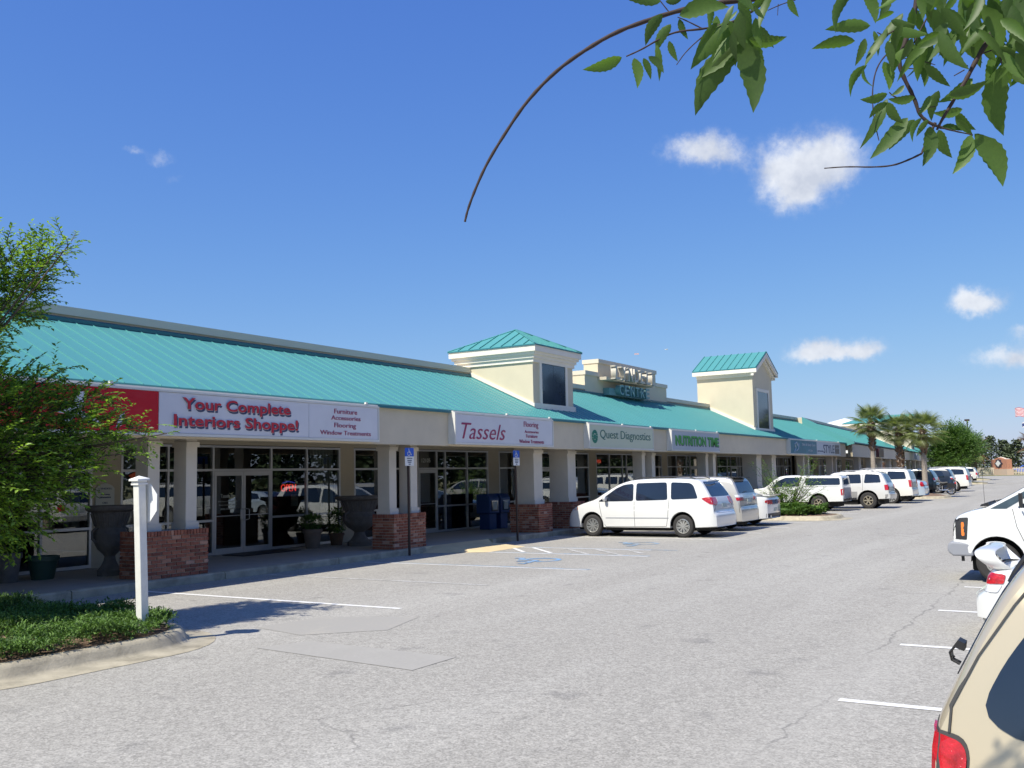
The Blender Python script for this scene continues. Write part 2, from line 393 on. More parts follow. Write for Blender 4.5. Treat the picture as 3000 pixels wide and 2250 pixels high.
M['p_dark'] = paint('dark_green_car_paint', (.012, .022, .024)); M['p_navy'] = paint('navy_car_paint', (.012, .02, .04)); M['p_maroon'] = paint('maroon_car_paint', (.07, .012, .016))
M['p_tan'] = paint('tan_car_paint', (.52, .46, .33)); M['p_red'] = paint('red_car_paint', (.35, .02, .02))
M['carglass'] = pmat('tinted_car_glass', (.012, .018, .034), .04, spec=1.0, nz=(.8, .3))
M['carglass2'] = pmat('clear_car_glass', (.05, .07, .08), .04, spec=1.0, nz=(2, .5))
M['tail'] = pmat('red_lamp_lens', (.45, .010, .016), .18, coat=1, nz=(16, .55), bump=(45, .7, .01)); M['lens'] = pmat('clear_lamp_lens', (.72, .74, .78), .12, coat=1, nz=(16, .15)); M['amber'] = pmat('amber_lamp_lens', (.80, .20, .015), .12, coat=1, nz=(18, .2))
M['tyre'] = pmat('tyre_rubber', (.032, .03, .029), .85, nz=(10, .2)); M['rim'] = pmat('alloy_rim', (.55, .55, .53), .28, .7); M['rimgold'] = pmat('champagne_rim', (.50, .44, .33), .3, .6); M['chrome'] = pmat('chrome', (.75, .75, .75), .08, 1)
M['seam'] = pmat('door_gap', (.05, .05, .05), .8); M['bumpergrey'] = pmat('grey_bumper_plastic', (.27, .28, .31), .45); M['under'] = pmat('underbody', (.012, .012, .012), .9)
M['plate'] = pmat('licence_plate', (.45, .50, .45), .5, nz=(20, .3))
# ------------------------------------------------------------------ text
_dg = {}
def text_mesh(s, w=None, h=None, bold=0, shear=0, depth=.008, spacing=1.0, mat=None, name='lettering'):
    cu = bpy.data.curves.new('t', 'FONT'); cu.body = s; cu.size = 1; cu.offset = bold; cu.shear = shear; cu.extrude = .5; cu.space_character = spacing; cu.resolution_u = 3
    cu.align_x = 'LEFT'
    o = bpy.data.objects.new('t', cu); COL.objects.link(o)
    bpy.context.view_layer.update()
    me = bpy.data.meshes.new_from_object(o.evaluated_get(bpy.context.evaluated_depsgraph_get()))
    bpy.data.objects.remove(o); bpy.data.curves.remove(cu)
    xs = [v.co.x for v in me.vertices]; ys = [v.co.y for v in me.vertices]
    x0, x1, y0, y1 = min(xs), max(xs), min(ys), max(ys)
    sx = (w/(x1-x0)) if w else None; sy = (h/(y1-y0)) if h else None
    sx = sx or sy; sy = sy or sx
    for v in me.vertices: v.co = ((v.co.x-x0)*sx, -(v.co.z)*depth, (v.co.y-y0)*sy)
    me.materials.clear(); me.materials.append(mat); me.name = name
    return me   # origin lower-left, facing -y, depth centred
def put_text(s, x, z, y, w, h, mat, parent, name='lettering', **k):
    return inst(name, text_mesh(s, w, h, mat=mat, name=name, **k), parent, Matrix.Translation((x, y, z)))
# ================================================================== GROUND
def sheet(name, x0, x1, y0, y1, z, mat, kind='structure'):
    return tag(MB().quad((x0, y0, z), (x1, y0, z), (x1, y1, z), (x0, y1, z)).build(name, mat), kind=kind)
sheet('ground', -2500, 2500, -2500, 2500, -.02, M['grass'])
sheet('parking_lot', -60, 190, -42, 60, 0, M['asphalt'])
sheet('road', 222, 232, -400, 400, -.008, M['asphalt'])
sheet('grass_verge', 190.2, 221, -200, 60, .01, M['grass'])
# sidewalk slabs with joints, then the kerb in front of them
KY = 13.68
def slabs(x0, x1, y0, y1, step, z=.13, frame=None):
    X = x0
    me = MB().box(0, step-.012, y0, y1, -.05, z).mesh('sidewalk_slab', M['concrete'])
    base = struct(MB().box(x0, x1, y0+.02, y1, -.04, z-.012).build('sidewalk', M['mulch'], M=frame))
    while X < x1-.1:
        o = inst('slab', me, base, (frame or Matrix.Identity(4)) @ Matrix.Translation((X, 0, 0))); X += step
    return base
slabs(-6, 62.4, KY+.16, 17.0, 1.83)
kb = struct(MB().box(-6, 17.9, KY+.03, KY+.158, -.05, .105).build('kerb', M['kerb']))
K = MB()
def kerb_bar(mb, x0, x1):
    mb.prism([(KY, -.05), (KY+.155, -.05), (KY+.155, .136), (KY+.04, .134), (KY+.008, .11)], 'x', x0, x1)
k = MB(); kerb_bar(k, 0, 3.03); kme = k.mesh('kerb_stone', M['kerb'])
x = -6
while x < 62:
    if not (17.9 < x+1.5 < 21.1): inst('kerb_stone', kme, kb, Matrix.Translation((x, 0, 0)))
    x += 3.05
k = MB(); kerb_bar(k, 0, .9); inst('kerb_stone', k.mesh('kerb_stone', M['kerb']), kb, Matrix.Translation((21.3, 0, 0)))
# curb ramp
V = [(18.2, KY, .004), (21.3, KY, .004), (20.7, 12.35, .004), (18.95, 12.3, .004), (18.9, KY, .13), (20.6, KY, .13), (18.9, KY+.16, .134), (20.6, KY+.16, .134), (18.2, KY+.16, .134), (21.3, KY+.16, .134)]
rp = mesh('ramp', V, [(0, 3, 4), (3, 2, 5, 4), (2, 1, 5), (4, 5, 7, 6), (0, 4, 6, 8), (5, 1, 9, 7)], M['ramp'])
struct(inst('kerb_ramp', rp))
# ------------------------------------------------------------------ painted lines
def line(a, b, wd, mat, z=.004, name='parking_line'):
    a = Vector((*a, 0)); b = Vector((*b, 0)); t = (b-a).normalized(); n = Vector((-t.y, t.x, 0))*wd/2
    m_ = MB(); m_.quad(*(p+Vector((0, 0, z)) for p in (a-n, b-n, b+n, a+n)))
    return struct(m_.build(name, mat))
for X in (10.42,): line((X, 8.2), (X, 13.5), .1, M['white_line'])
line((13.2, 8.6), (13.2, 13.5), .085, M['faded_line'])
line((15.94, 8.2), (15.94, 13.5), .09, M['white_line'])
line((16.06, 8.2), (16.06, 13.5), .07, M['blue_line'])
line((18.95, 8.3), (18.95, 12.6), .1, M['white_line']); line((19.07, 8.3), (19.07, 12.3), .08, M['blue_line'])
line((20.5, 8.9), (20.5, 12.6), .1, M['white_line']); line((20.62, 8.3), (20.62, 12.6), .08, M['blue_line'])
for i, (a, b) in enumerate((((20.2, 12.4), (19.2, 11.5)), ((20.4, 11.95), (19.15, 10.75)), ((20.45, 11.1), (19.1, 9.8)), ((20.4, 10.25), (19.05, 8.95)), ((20.3, 9.35), (19.6, 8.7)))):
    line(a, b, .1, M['white_line'] if i < 2 else M['faded_line'], .006, 'hatch_line')
for X in (24.2, 26.95, 29.7, 32.5): line((X, 8.3), (X, 13.5), .1, M['white_line'])
for i in range(22):
    X = 36.7+2.77*i
    if not (57 < X < 62): line((X, 8.3), (X, 13.4), .1, M['white_line'])
for X in (-3.0, -.3, 2.4, 5.05, 7.68, 10.3, 12.92, 15.55, 18.2, 20.9, 23.6, 26.3, 29.0, 31.7, 34.4, 37.1, 39.8, 42.5, 45.2, 47.9, 50.6, 53.3, 56):
    line((X, -3.4), (X, 1.83), .1, M['white_line'])
def wheelchair_mark(cx, cy, s, mat):
    m_ = MB(); z = .005
    def stroke(pts, wd):
        for i in range(len(pts)-1):
            a = Vector((*pts[i], 0)); b = Vector((*pts[i+1], 0)); t = (b-a).normalized(); n = Vector((-t.y, t.x, 0))*wd/2
            P = [a-n-t*wd*.3, b-n+t*wd*.3, b+n+t*wd*.3, a+n-t*wd*.3]
            m_.quad(*[(cx+s*p.x, cy+s*p.y, z+.0002*len(m_.F)) for p in P])
    arc = [(-.05+.30*math.cos(t*.35+1.9), -.22+.30*math.sin(t*.35+1.9)) for t in range(14)]
    stroke(arc, .09); stroke([(-.1, .3), (-.02, -.12), (.28, -.12), (.42, -.42), (.52, -.38)], .1); stroke([(-.08, .12), (.2, .12)], .08)
    stroke([(-.13, .45), (-.05, .45)], .12)
    # turned so that the symbol's foot points out of the stall
    for v in m_.V:
        dx, dy = v.x-cx, v.y-cy; v.x, v.y = cx-dy, cy+dx
    return struct(m_.build('wheelchair_mark', mat))
wheelchair_mark(17.25, 10.15, 1.25, M['blue_mark']); wheelchair_mark(22.1, 10.0, 1.25, M['blue_line'])
struct(MB().add([(7.38, 7.75, .004), (7.95, 7.5, .004), (7.85, 5.5, .004), (7.15, 5.5, .004)], [(0, 1, 2, 3)]).build('asphalt_patch', M['patch']))
struct(MB().add([(8.2, 7.9, .003), (8.9, 7.2, .003), (9.9, 7.5, .003), (9.4, 8.7, .003), (8.4, 8.8, .003)], [(0, 1, 2, 3, 4)]).build('sand_patch', M['sand']))
# ------------------------------------------------------------------ planted islands
def island(x0, x1, y0, y1, r, fill, zfill=.16, name='kerb_island'):
    """rounded-rectangle kerb: gutter pan, rounded kerb, soil inside"""
    def loop(off, z, n=9):
        rr = max(r+off, .05); P = []
        cs = ((x1-r, y0+r, -90), (x1-r, y1-r, 0), (x0+r, y1-r, 90), (x0+r, y0+r, 180))
        for cx, cy, a0 in cs:
            for i in range(n+1):
                a = R(a0+90*i/n); P.append((cx+rr*math.cos(a), cy+rr*math.sin(a), z))
        return P
    prof = [(.34, .004), (.06, .018), (.03, .05), (.0, .11), (-.035, .145), (-.075, .152), (-.15, .150), (-.16, .10)]
    L = [loop(a, z) for a, z in prof]; n = len(L[0]); V = [p for l_ in L for p in l_]; F = []
    for j in range(len(L)-1):
        for i in range(n): F.append((j*n+i, j*n+(i+1) % n, (j+1)*n+(i+1) % n, (j+1)*n+i))
    o = inst(name, mesh(name, V, F, M['kerb'], True, 50)); struct(o)
    S = loop(-.16, .12); m_ = MB(); m_.add(S, [tuple(range(len(S)))])
    # mounded bed
    g = loop(-.17, .121); cx, cy = (x0+x1)/2, (y0+y1)/2
    V = []; F = []
    for j, f in enumerate((1, .85, .6, .3, .05)):
        for p in g: V.append((cx+(p[0]-cx)*f, cy+(p[1]-cy)*f, .125+(zfill)*(1-f**2)+.02*noise.noise(Vector((p[0]*f*3, p[1]*f*3, 1)))))
    for j in range(4):
        for i in range(len(g)): F.append((j*len(g)+i, j*len(g)+(i+1) % len(g), (j+1)*len(g)+(i+1) % len(g), (j+1)*len(g)+i))
    F.append(tuple(4*len(g)+i for i in range(len(g))))
    struct(inst('planting_bed', mesh('bed', V, F, fill, True)))
    return o
island(4.3, 7.62, 8.55, 13.5, .95, M['mulch'], .1)
island(33.9, 36.5, 8.0, 13.5, 1.0, M['mulch'], .22)
island(57.7, 61.6, 7.5, 13.2, 1.3, M['mulch'], .25)
island(104.5, 108, 9.8, 15.5, 1.4, M['grass'], .2)
island(133, 137, 12.0, 17.5, 1.4, M['grass'], .2)
def leafmesh(items, wd=.55, fold=.25, name='foliage'):
    """items: (base, dir, up, length) -> folded diamond leaves in one mesh"""
    V = []; F = []
    for b, d, u, ln in items:
        s = d.cross(u)
        if s.length < 1e-4: s = d.orthogonal()
        s = s.normalized()*ln*wd*.5; n = s.cross(d).normalized()*ln*fold*.4
        i = len(V); mid = b+d*ln*.5
        V += [b, mid+s+n, b+d*ln, mid-s+n]; F += [(i, i+1, i+2), (i, i+2, i+3)]
    return V, F
def rv(a=1): return Vector((random.uniform(-a, a), random.uniform(-a, a), random.uniform(-a, a)))
def ground_cover(name, region, n, hmax, label, holes=(), ln=(.05, .11)):
    items = []
    for i in range(n):
        p = region()
        if p is None: continue
        x, y = p
        hh = hmax*(.45+.75*max(0, noise.noise(Vector((x*1.7, y*1.7, 3)))+.35))
        if any((x-a)**2+(y-b)**2 < c*c*(1+.8*noise.noise(Vector((x*4, y*4, 0)))) for a, b, c in holes): continue
        c0 = Vector((x, y, .17+hh*random.random()**.45*1.05))
        a = random.uniform(0, 6.28); d0 = Vector((math.cos(a), math.sin(a), random.uniform(-.1, .9))).normalized()
        for k in range(9):
            dd = (d0+rv(.9)).normalized(); items.append((c0+d0*k*.010, dd, Vector((0, 0, 1)), random.uniform(*ln)))
    V, F = leafmesh(items, .42, .3)
    o = inst(name, mesh(name, V, F, M['juniper'])); return tag(o, label, kind='stuff')
def rr_region(x0, x1, y0, y1, r, inset=.2):
    def f():
        for _ in range(20):
            x, y = random.uniform(x0+inset, x1-inset), random.uniform(y0+inset, y1-inset)
            dx = max(x0+r-x, x-(x1-r), 0); dy = max(y0+r-y, y-(y1-r), 0)
            if dx*dx+dy*dy < (r-inset)**2: return x, y
        return None
    return f
ground_cover('ground_cover', rr_region(4.3, 7.62, 8.55, 13.5, .95, .13), 19000, .17, 'low green juniper filling the near kerbed island', ((5.6, 9.7, .42), (6.1, 9.25, .2), (5.0, 9.2, .3), (6.6, 9.7, .18), (5.3, 11, .5)), (.02, .046))
ground_cover('ground_cover', rr_region(33.9, 36.5, 8.3, 13.5, 1.0, .22), 9000, .26, 'green juniper patch around the shrub on the middle island', ((35.7, 8.35, .35), (34.6, 8.4, .2)), (.05, .11))
# ================================================================== BUILDING
GY = 17.0          # shopfront glass plane
FY = 13.6          # fascia face
EAVE_Y, EAVE_Z, SLOPE = 13.5, 3.39, .48
RTOP_Y = 16.55
def roofz(y): return EAVE_Z+SLOPE*(y-EAVE_Y)
def shopfront(parent, x0, x1, mull, doors=(), F=None, mid=.905, name='storefront_window'):
    """frame mesh with panes as sub-parts; doors are parts of the building"""
    zb, zt, zr = .14, 2.585, 2.03
    y0, y1 = GY-.03, GY+.05; t = .025
    xs = sorted(set([x0, *mull, x1])); fr = MB()
    for x in xs: fr.box(x-t, x+t, y0, y1, zb, zt)
    def bars(xa, xb, z, hh=.025): fr.box(xa+t, xb-t, y0+.002, y1-.002, z-hh, z+hh)
    panes = []
    for a, b in zip(xs[:-1], xs[1:]):
        isdoor = any(abs(a-d[0]) < .02 and abs(b-d[1]) < .02 for d in doors)
        bars(a, b, zt-.025); bars(a, b, zr)
        if not isdoor:
            bars(a, b, zb+.03, .03); bars(a, b, mid)
            panes += [(a, b, zb, mid), (a, b, mid, zr)]
        panes.append((a, b, zr, zt))
    o = fr.build(name, M['alu'], parent, M=F)
    for a, b, z0, z1 in panes:
        MB().box(a+.01, b-.01, GY+.006, GY+.014, z0+.01, z1-.01).build('pane', M['glass'], o, M=F)
    for d in doors:
        a, b, leaves = d; wdt = (b-a-.05)/leaves
        for i in range(leaves):
            xa = a+.025+i*wdt; xb = xa+wdt; fr = MB(); y0d = GY-.035
            fr.box(xa+.004, xa+.06, y0d, y0d+.05, zb, zr-.03); fr.box(xb-.06, xb-.004, y0d, y0d+.05, zb, zr-.03)
            fr.box(xa+.06, xb-.06, y0d, y0d+.05, zr-.13, zr-.03); fr.box(xa+.06, xb-.06, y0d, y0d+.05, zb, zb+.13); fr.box(xa+.06, xb-.06, y0d+.004, y0d+.03, .985, 1.0)
            dr = fr.build('door', M['alu'], parent, M=F)
            MB().box(xa+.05, xb-.05, GY-.015, GY-.007, zb+.12, zr-.12).build('pane', M['glass'], dr, M=F)
            hx = xb-.03 if (i == 0 and leaves == 2) else xa+.03
            if leaves == 1: hx = xb-.03
            s = -1 if hx > (xa+xb)/2 else 1
            MB().tube([(hx, y0d, .88), (hx, y0d-.05, .88), (hx+s*.10, y0d-.05, .90), (hx+s*.10, y0d-.05, 1.12), (hx, y0d-.05, 1.14), (hx, y0d, 1.14)], .011, 6).build('handle', M['alu'], dr, M=F)
    return o
def arcade(parent, X0, X1, fronts, F=None):
    """back wall between the shopfronts, soffit, fascia, dark interior"""
    w_ = MB(); x = X0
    for f in fronts:
        a, b = f[0], f[1]
        if a-x > .02: w_.box(x, a-.025, GY-.02, GY+.16, .13, 2.63)
        x = b+.025
    w_.box(x, X1, GY-.02, GY+.16, .13, 2.63); w_.box(X0, X1, GY-.018, GY+.16, 2.60, 2.80)
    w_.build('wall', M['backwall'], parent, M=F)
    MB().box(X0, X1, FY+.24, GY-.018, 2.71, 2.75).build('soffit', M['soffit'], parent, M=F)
    MB().box(X0, X1, FY, FY+.24, 2.525, 3.33).build('fascia', M['fascia'], parent, M=F)
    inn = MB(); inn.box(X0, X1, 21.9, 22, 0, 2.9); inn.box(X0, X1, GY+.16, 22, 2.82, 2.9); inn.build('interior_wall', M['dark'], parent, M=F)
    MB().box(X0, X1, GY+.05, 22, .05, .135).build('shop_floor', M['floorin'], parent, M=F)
    for f in fronts: shopfront(parent, *f, F=F)
RIB = .363
def metal_roof(parent, X0, X1, F=None, skip=(), z_off=0, xoff=0.0):
    """standing-seam panels one by one between eave and parapet"""
    n = int(round((X1-X0)/RIB)); wd = (X1-X0)/n
    y0, y1 = EAVE_Y, RTOP_Y+.06; dz = (y1-y0)*SLOPE
    m_ = MB(); m_.add([(0, y0, 0), (wd, y0, 0), (wd, y1, dz), (0, y1, dz), (0, y0, -.03), (wd, y0, -.03)], [(0, 1, 2, 3), (4, 5, 1, 0)])
    m_.add([(-.004, y0, 0), (.004, y0, 0), (.004, y1, dz), (-.004, y1, dz), (-.004, y0, .02), (.004, y0, .02), (.004, y1, dz+.02), (-.004, y1, dz+.02)], [(0, 4, 7, 3), (4, 5, 6, 7), (1, 2, 6, 5), (0, 1, 5, 4)])
    me = m_.mesh('roof_panel', M['teal'])
    for i in range(n):
        inst('roof_panel', me, parent, (F or Matrix.Identity(4)) @ Matrix.Translation((X0+i*wd+xoff, 0, EAVE_Z+.012+z_off)))
    MB().prism([(EAVE_Y+.02, EAVE_Z-.035+z_off), (RTOP_Y+.1, roofz(RTOP_Y+.1)-.06+z_off), (RTOP_Y+.1, roofz(RTOP_Y+.1)-.01+z_off), (EAVE_Y+.02, EAVE_Z+.0+z_off)], 'x', X0, X1).build('roof_deck', M['tealdark'], parent, M=F)
    MB().box(X0, X1, EAVE_Y-.005, FY+.02, EAVE_Z-.06+z_off, EAVE_Z-.018+z_off).build('eave_flashing', M['tealdark'], parent, M=F)
    z = roofz(RTOP_Y)+z_off
    MB().prism([(RTOP_Y-.09, z-.02), (RTOP_Y-.012, z+.01), (RTOP_Y-.012, z+.075), (RTOP_Y-.03, z+.075), (RTOP_Y-.1, z+.04)], 'x', X0, X1).build('roof_flashing', M['tealdark'], parent, M=F)
def parapet(parent, X0, X1, zt=5.13, F=None, y0=RTOP_Y-.01, dp=.3):
    MB().box(X0, X1, y0, y0+dp, 3.6, zt-.16).build('parapet_wall', M['parapet'], parent, M=F)
    MB().box(X0-.02, X1+.02, y0-.05, y0+dp+.05, zt-.16, zt).build('parapet_cap', M['cap'], parent, M=F)
B1 = thing('shopping_centre', 'long beige strip of shops under a teal standing-seam roof with two roof towers', 'building', (-6, 17, 0))
fronts = [(-5.5, -1.5, (-3.5,)), (.5, 5, (2, 3.5)), (6.8, 11.83, (8.3, 9.55, 10.8)), (12.52, 13.2, ()), (13.4, 13.98, (13.66,)), (14.1, 19.07, (14.88, 16.65, 17.86), ((14.88, 16.65, 2),)),
          (19.66, 20.89, ()), (21.35, 21.95, ()), (22.45, 26.18, (23.38, 23.82, 25.0), ((22.45, 23.38, 1),)), (26.88, 28.12, (27.9,)), (29.6, 30.55, (), ((29.6, 30.55, 1),)), (32.2, 33.38, ()),
          (34.05, 38.5, (35.24, 36.48, 36.88, 37.78), ((36.88, 37.78, 1),)), (39.5, 40.65, ()), (41.34, 46.3, (42.47, 43.73, 44.19, 45.25), ((44.19, 45.25, 1),)), (48.0, 52.4, (49.62, 50.17, 51.19, 51.7), ((50.17, 51.19, 1),)),
          (55.3, 56.4, ()), (57.6, 62.0, (58.9, 60.3, 61.2), ((60.3, 61.2, 1),))]
arcade(B1, -6, 62.2, fronts)
metal_roof(B1, -6+.0, 62.6)
for a, b, zt in ((-6, 24.6, 5.13), (27.0, 32.3, 5.13), (32.3, 33.45, 5.70), (33.45, 39.13, 6.24), (39.13, 40.33, 5.70), (40.33, 46.0, 5.13), (49.0, 62.2, 5.13)):
    y0, dp = (RTOP_Y-.06, .62) if zt > 5.2 else (RTOP_Y-.01, .3)
    MB().box(a, b, y0, y0+dp, 3.6, zt-.16).build('parapet_wall', M['stucco'] if zt > 5.2 else M['parapet'], B1)
    MB().box(a-(.03 if zt > 5.2 else 0), b+(.03 if zt > 5.2 else 0), y0-.05, y0+dp+.05, zt-.16, zt).build('parapet_cap', M['cap'], B1)
MB().box(-6, 62, 17.3, 40, 4.3, 4.6).build('flat_roof', M['cap'], B1)
MB().box(-6.1, -6, 13.6, 40, 0, 4.6).build('end_wall', M['stucco'], B1)
# ------------------------------------------------------------------ roof towers
def rib(mb, a, b, n, w_=.018, h=.03):
    a = Vector(a); b = Vector(b); t = (b-a).normalized(); s = t.cross(n).normalized()*w_/2; u = n.normalized()*h
    mb.add([a-s, a+s, b+s, b-s, a-s+u, a+s+u, b+s+u, b-s+u], [(0, 4, 7, 3), (4, 5, 6, 7), (1, 2, 6, 5), (0, 1, 5, 4), (3, 7, 6, 2)])
def cornice(parent, x0, x1, y0, y1, steps, F=None):
    for o, z0, z1 in steps:
        MB().box(x0-o, x1+o, y0-o, y1+o, z0, z1).build('cornice', M['trim'], parent, M=F)
def tower_hip(parent, x0, x1, y0, y1, zc, ov, za, F=None, win=None, k=1):
    zb0 = roofz(y0)
    MB().prism([(y0, 3.0), (y1, 3.0), (y1, zc), (y0, zc)], 'x', x0, x1).build('tower_wall', M['stucco'], parent, M=F)
    cornice(parent, x0, x1, y0, y1, [(.05*k, zc-.02, zc+.10), (.10*k, zc+.10, zc+.20), (.16*k, zc+.20, zc+.28), (ov-.02, zc+.28, zc+.46)], F)
    ze = zc+.46; E = [(x0-ov, y0-ov, ze), (x1+ov, y0-ov, ze), (x1+ov, y1+ov, ze), (x0-ov, y1+ov, ze)]
    ax, ay = (x0+x1)/2, (y0+y1)/2; A = Vector((ax, ay, za))
    MB().box(x0-ov-.01, x1+ov+.01, y0-ov-.01, y1+ov+.01, ze-.004, ze+.03).build('eave_flashing', M['tealdark'], parent, M=F)
    for i in range(4):
        a = Vector(E[i]); b = Vector(E[(i+1) % 4]); a.z += .032; b.z += .032; n = (b-a).cross(A-a).normalized(); n = n if n.z > 0 else -n
        f = MB().add([a, b, A], [(0, 1, 2)])
        ln = (b-a).length; c = int(ln/.40)
        for j in range(1, c+1):
            t = j/(c+1); p = a.lerp(b, t); tt = 1-abs(2*t-1)
            perp = (A-(a+b)/2); q = p+perp*tt; rib(f, p, q, n)
        rib(f, a, A, n, .07, .02)
        f.build('roof_face', M['teal'], parent, M=F)
    # sloping skirt of white trim where the side wall meets the roof
    for xs, s in ((x0, -1), (x1, 1)):
        P = [(y0, roofz(y0)+.015), (y1, roofz(y1)+.015), (y1, roofz(y1)+.16), (y0, roofz(y0)+.16)]
        MB().prism(P, 'x', xs-.04 if s < 0 else xs, xs if s < 0 else xs+.04).build('base_trim', M['trim'], parent, M=F)
        MB().prism([(p[0]-.06, p[1]-.16*(i > 1)+.0) for i, p in enumerate(P)][:2]+[(y1, roofz(y1)+.03), (y0-.06, roofz(y0)+.03)], 'x', xs-.07 if s < 0 else xs, xs if s < 0 else xs+.07).build('tower_flashing', M['tealdark'], parent, M=F)
    MB().box(x0-.05, x1+.05, y0-.06, y0, zb0-.02, zb0+.15).build('base_trim', M['trim'], parent, M=F)
    MB().box(x0-.06, x1+.06, y0-.09, y0, zb0-.08, zb0-.02).build('tower_flashing', M['tealdark'], parent, M=F)
    if win:
        a, b, z0, z1 = win; fr = MB(); t = .13
        fr.box(a-t, a, y0-.045, y0, z0-.01, z1+.05); fr.box(b, b+t, y0-.045, y0, z0-.01, z1+.05); fr.box(a, b, y0-.04, y0, z1, z1+.05)
        o = fr.build('tower_window', M['trim'], parent, M=F)
        MB().box(a, (a+b)/2, y0-.02, y0-.002, z0, z1).build('pane', M['towerglass'], o, M=F)
        MB().box((a+b)/2, b, y0-.024, y0-.002, z0, z1).build('pane', M['towerglass'], o, M=F)
tower_hip(B1, 24.57, 27.10, 14.27, 16.95, 5.16, .24, 6.38, win=(25.05, 26.55, 3.90, 5.14))
def tower_gable(parent, x0, x1, y0, y1, ze, zr, ov, F=None, win=None):
    xc = (x0+x1)/2; zw = ze-.22
    MB().prism([(x0, 3.0), (x1, 3.0), (x1, zw), (xc, zr-.28), (x0, zw)], 'y', y0, y1).build('tower_wall', M['stucco'], parent, M=F)
    yf, yb = y0-.29, y1+.15
    for s in (-1, 1):
        xe = x0-ov if s < 0 else x1+ov
        n = Vector((s*(zr-ze), 0, abs(xe-xc))).normalized()
        f = MB().add([(xe, yf, ze), (xe, yb, ze), (xc, yb, zr), (xc, yf, zr)], [(0, 1, 2, 3)])
        c = 9
        for j in range(c+1):
            y = yf+.02+(yb-yf-.04)*j/c; rib(f, (xe, y, ze), (xc, y, zr), n, .022, .035)
        f.build('roof_face', M['teal'], parent, M=F)
        d = Vector((xc-xe, 0, zr-ze)).normalized(); q = MB()
        q.prism([(xe, ze-.008), (xc, zr-.008), (xc, zr-.05), (xe, ze-.05)], 'y', yf-.012, yb); q.build('eave_flashing', M['tealdark'], parent, M=F)
        xa, xb = (xe, x0) if s < 0 else (x1, xe)
        MB().box(min(xe, xe-s*.03), max(xe, xe-s*.03), yf, yb, ze-.24, ze-.055).build('cornice', M['trim'], parent, M=F)
        MB().box(min(xa, xb)+(.03 if s < 0 else 0), max(xa, xb)-(0 if s < 0 else .03), yf+.02, yb-.02, ze-.235, ze-.20).build('cornice', M['trim'], parent, M=F)
        for o_, z0, z1 in ((.12, ze-.31, ze-.235), (.06, ze-.40, ze-.31)):
            MB().box(x0-o_ if s < 0 else x1+.002, x0-.002 if s < 0 else x1+o_, y0-(.12 if o_ > .1 else .06), y1-.004*(1+s), z0, z1).build('cornice', M['trim'], parent, M=F)
        # raking trim on the front gable, stepped
        for o_, dp, th in ((.0, .287, .2), (.0, .143, .33)):
            y_a = y0-dp; q = MB(); xq = xe-s*.034; q.prism([(xq, ze-.05+.034*(zr-ze)/abs(xe-xc)), (xc, zr-.05), (xc, zr-.05-th*1.2), (xq, ze-.05-th)], 'y', y_a, y_a+.1 if dp > .2 else y0-.003)
            q.build('rake_trim', M['trim'], parent, M=F)
    for xs, s in ((x0, -1), (x1, 1)):
        P = [(y0, roofz(y0)+.015), (y1, roofz(y1)+.015), (y1, roofz(y1)+.17), (y0, roofz(y0)+.17)]
        MB().prism(P, 'x', xs-.05 if s < 0 else xs, xs if s < 0 else xs+.05).build('base_trim', M['trim'], parent, M=F)
    zb0 = roofz(y0); MB().box(x0-.05, x1+.05, y0-.06, y0, zb0-.04, zb0+.10).build('base_trim', M['trim'], parent, M=F)
    if win:
        a, b, z0, z1 = win; fr = MB(); t = .15
        fr.box(a-t, a, y0-.045, y0, z0-.05, z1+t); fr.box(b, b+t, y0-.045, y0, z0-.05, z1+t); fr.box(a, b, y0-.04, y0, z1, z1+t)
        o = fr.build('tower_window', M['trim'], parent, M=F); MB().box(a, b, y0-.02, y0-.002, z0, z1).build('pane', M['towerglass'], o, M=F)
tower_gable(B1, 45.9, 49.1, 14.27, 17.1, 6.78, 7.72, .25, win=(46.52, 48.3, 3.86, 5.68))
# ------------------------------------------------------------------ second wing, turned 4.4 degrees away
F2 = Matrix.Translation((62.45, 13.27, 0)) @ Matrix.Rotation(R(4.4), 4, 'Z') @ Matrix.Translation((0, -13.6, 0))
B2 = thing('shopping_wing', 'far wing of teal-roofed shops angled away behind the palms', 'building', (70, 17.5, 0))
fr2 = []
for i in range(11):
    a = 1.2+6.6*i; fr2.append((a, a+4.4, (a+1.2, a+2.4, a+3.4), ((a+2.4, a+3.4, 1),)))
arcade(B2, 0, 74, fr2, F2)
metal_roof(B2, 0, 74, F2, z_off=.06)
MB().prism([(13.40, 3.34), (13.40, 3.47), (16.5, roofz(16.5)+.30), (16.5, roofz(16.5)-.8), (13.9, 3.2)], 'x', -.34, -.004).build('hip_trim', M['teal'], B2, M=F2)
parapet(B2, .15, 32.5, 5.12, F2); parapet(B2, 35.6, 74, 5.12, F2)
MB().box(-.02, .5, RTOP_Y-.06, RTOP_Y+.65, 3.8, 5.10).build('parapet_wall', M['stucco'], B2, M=F2)
slabs(62.4, 137, KY+.4, 17.6, 3.66)
MB().box(.0, .02, 13.58, 13.86, 2.53, 3.31).build('fascia_end', M['stucco'], B2, M=F2)
MB().box(0, 74, 17.3, 40, 4.3, 4.6).build('flat_roof', M['cap'], B2, M=F2)
tower_hip(B2, 32.6, 36.2, 14.2, 18.2, 5.55, .45, 6.9, F2, win=(33.2, 35.6, 3.9, 5.2), k=1.6)
tower_gable(B2, 51.6, 55.4, 14.2, 18, 6.6, 7.8, .4, F2, win=(52.3, 54.7, 3.9, 5.3))
for u in (12.5, 30.0, 47.0): MB().box(u, u+3.2, 13.38, 13.6, 2.6, 3.25).build('sign_panel', M['signbrown'] if u < 40 else M['signgrey'], B2, M=F2)
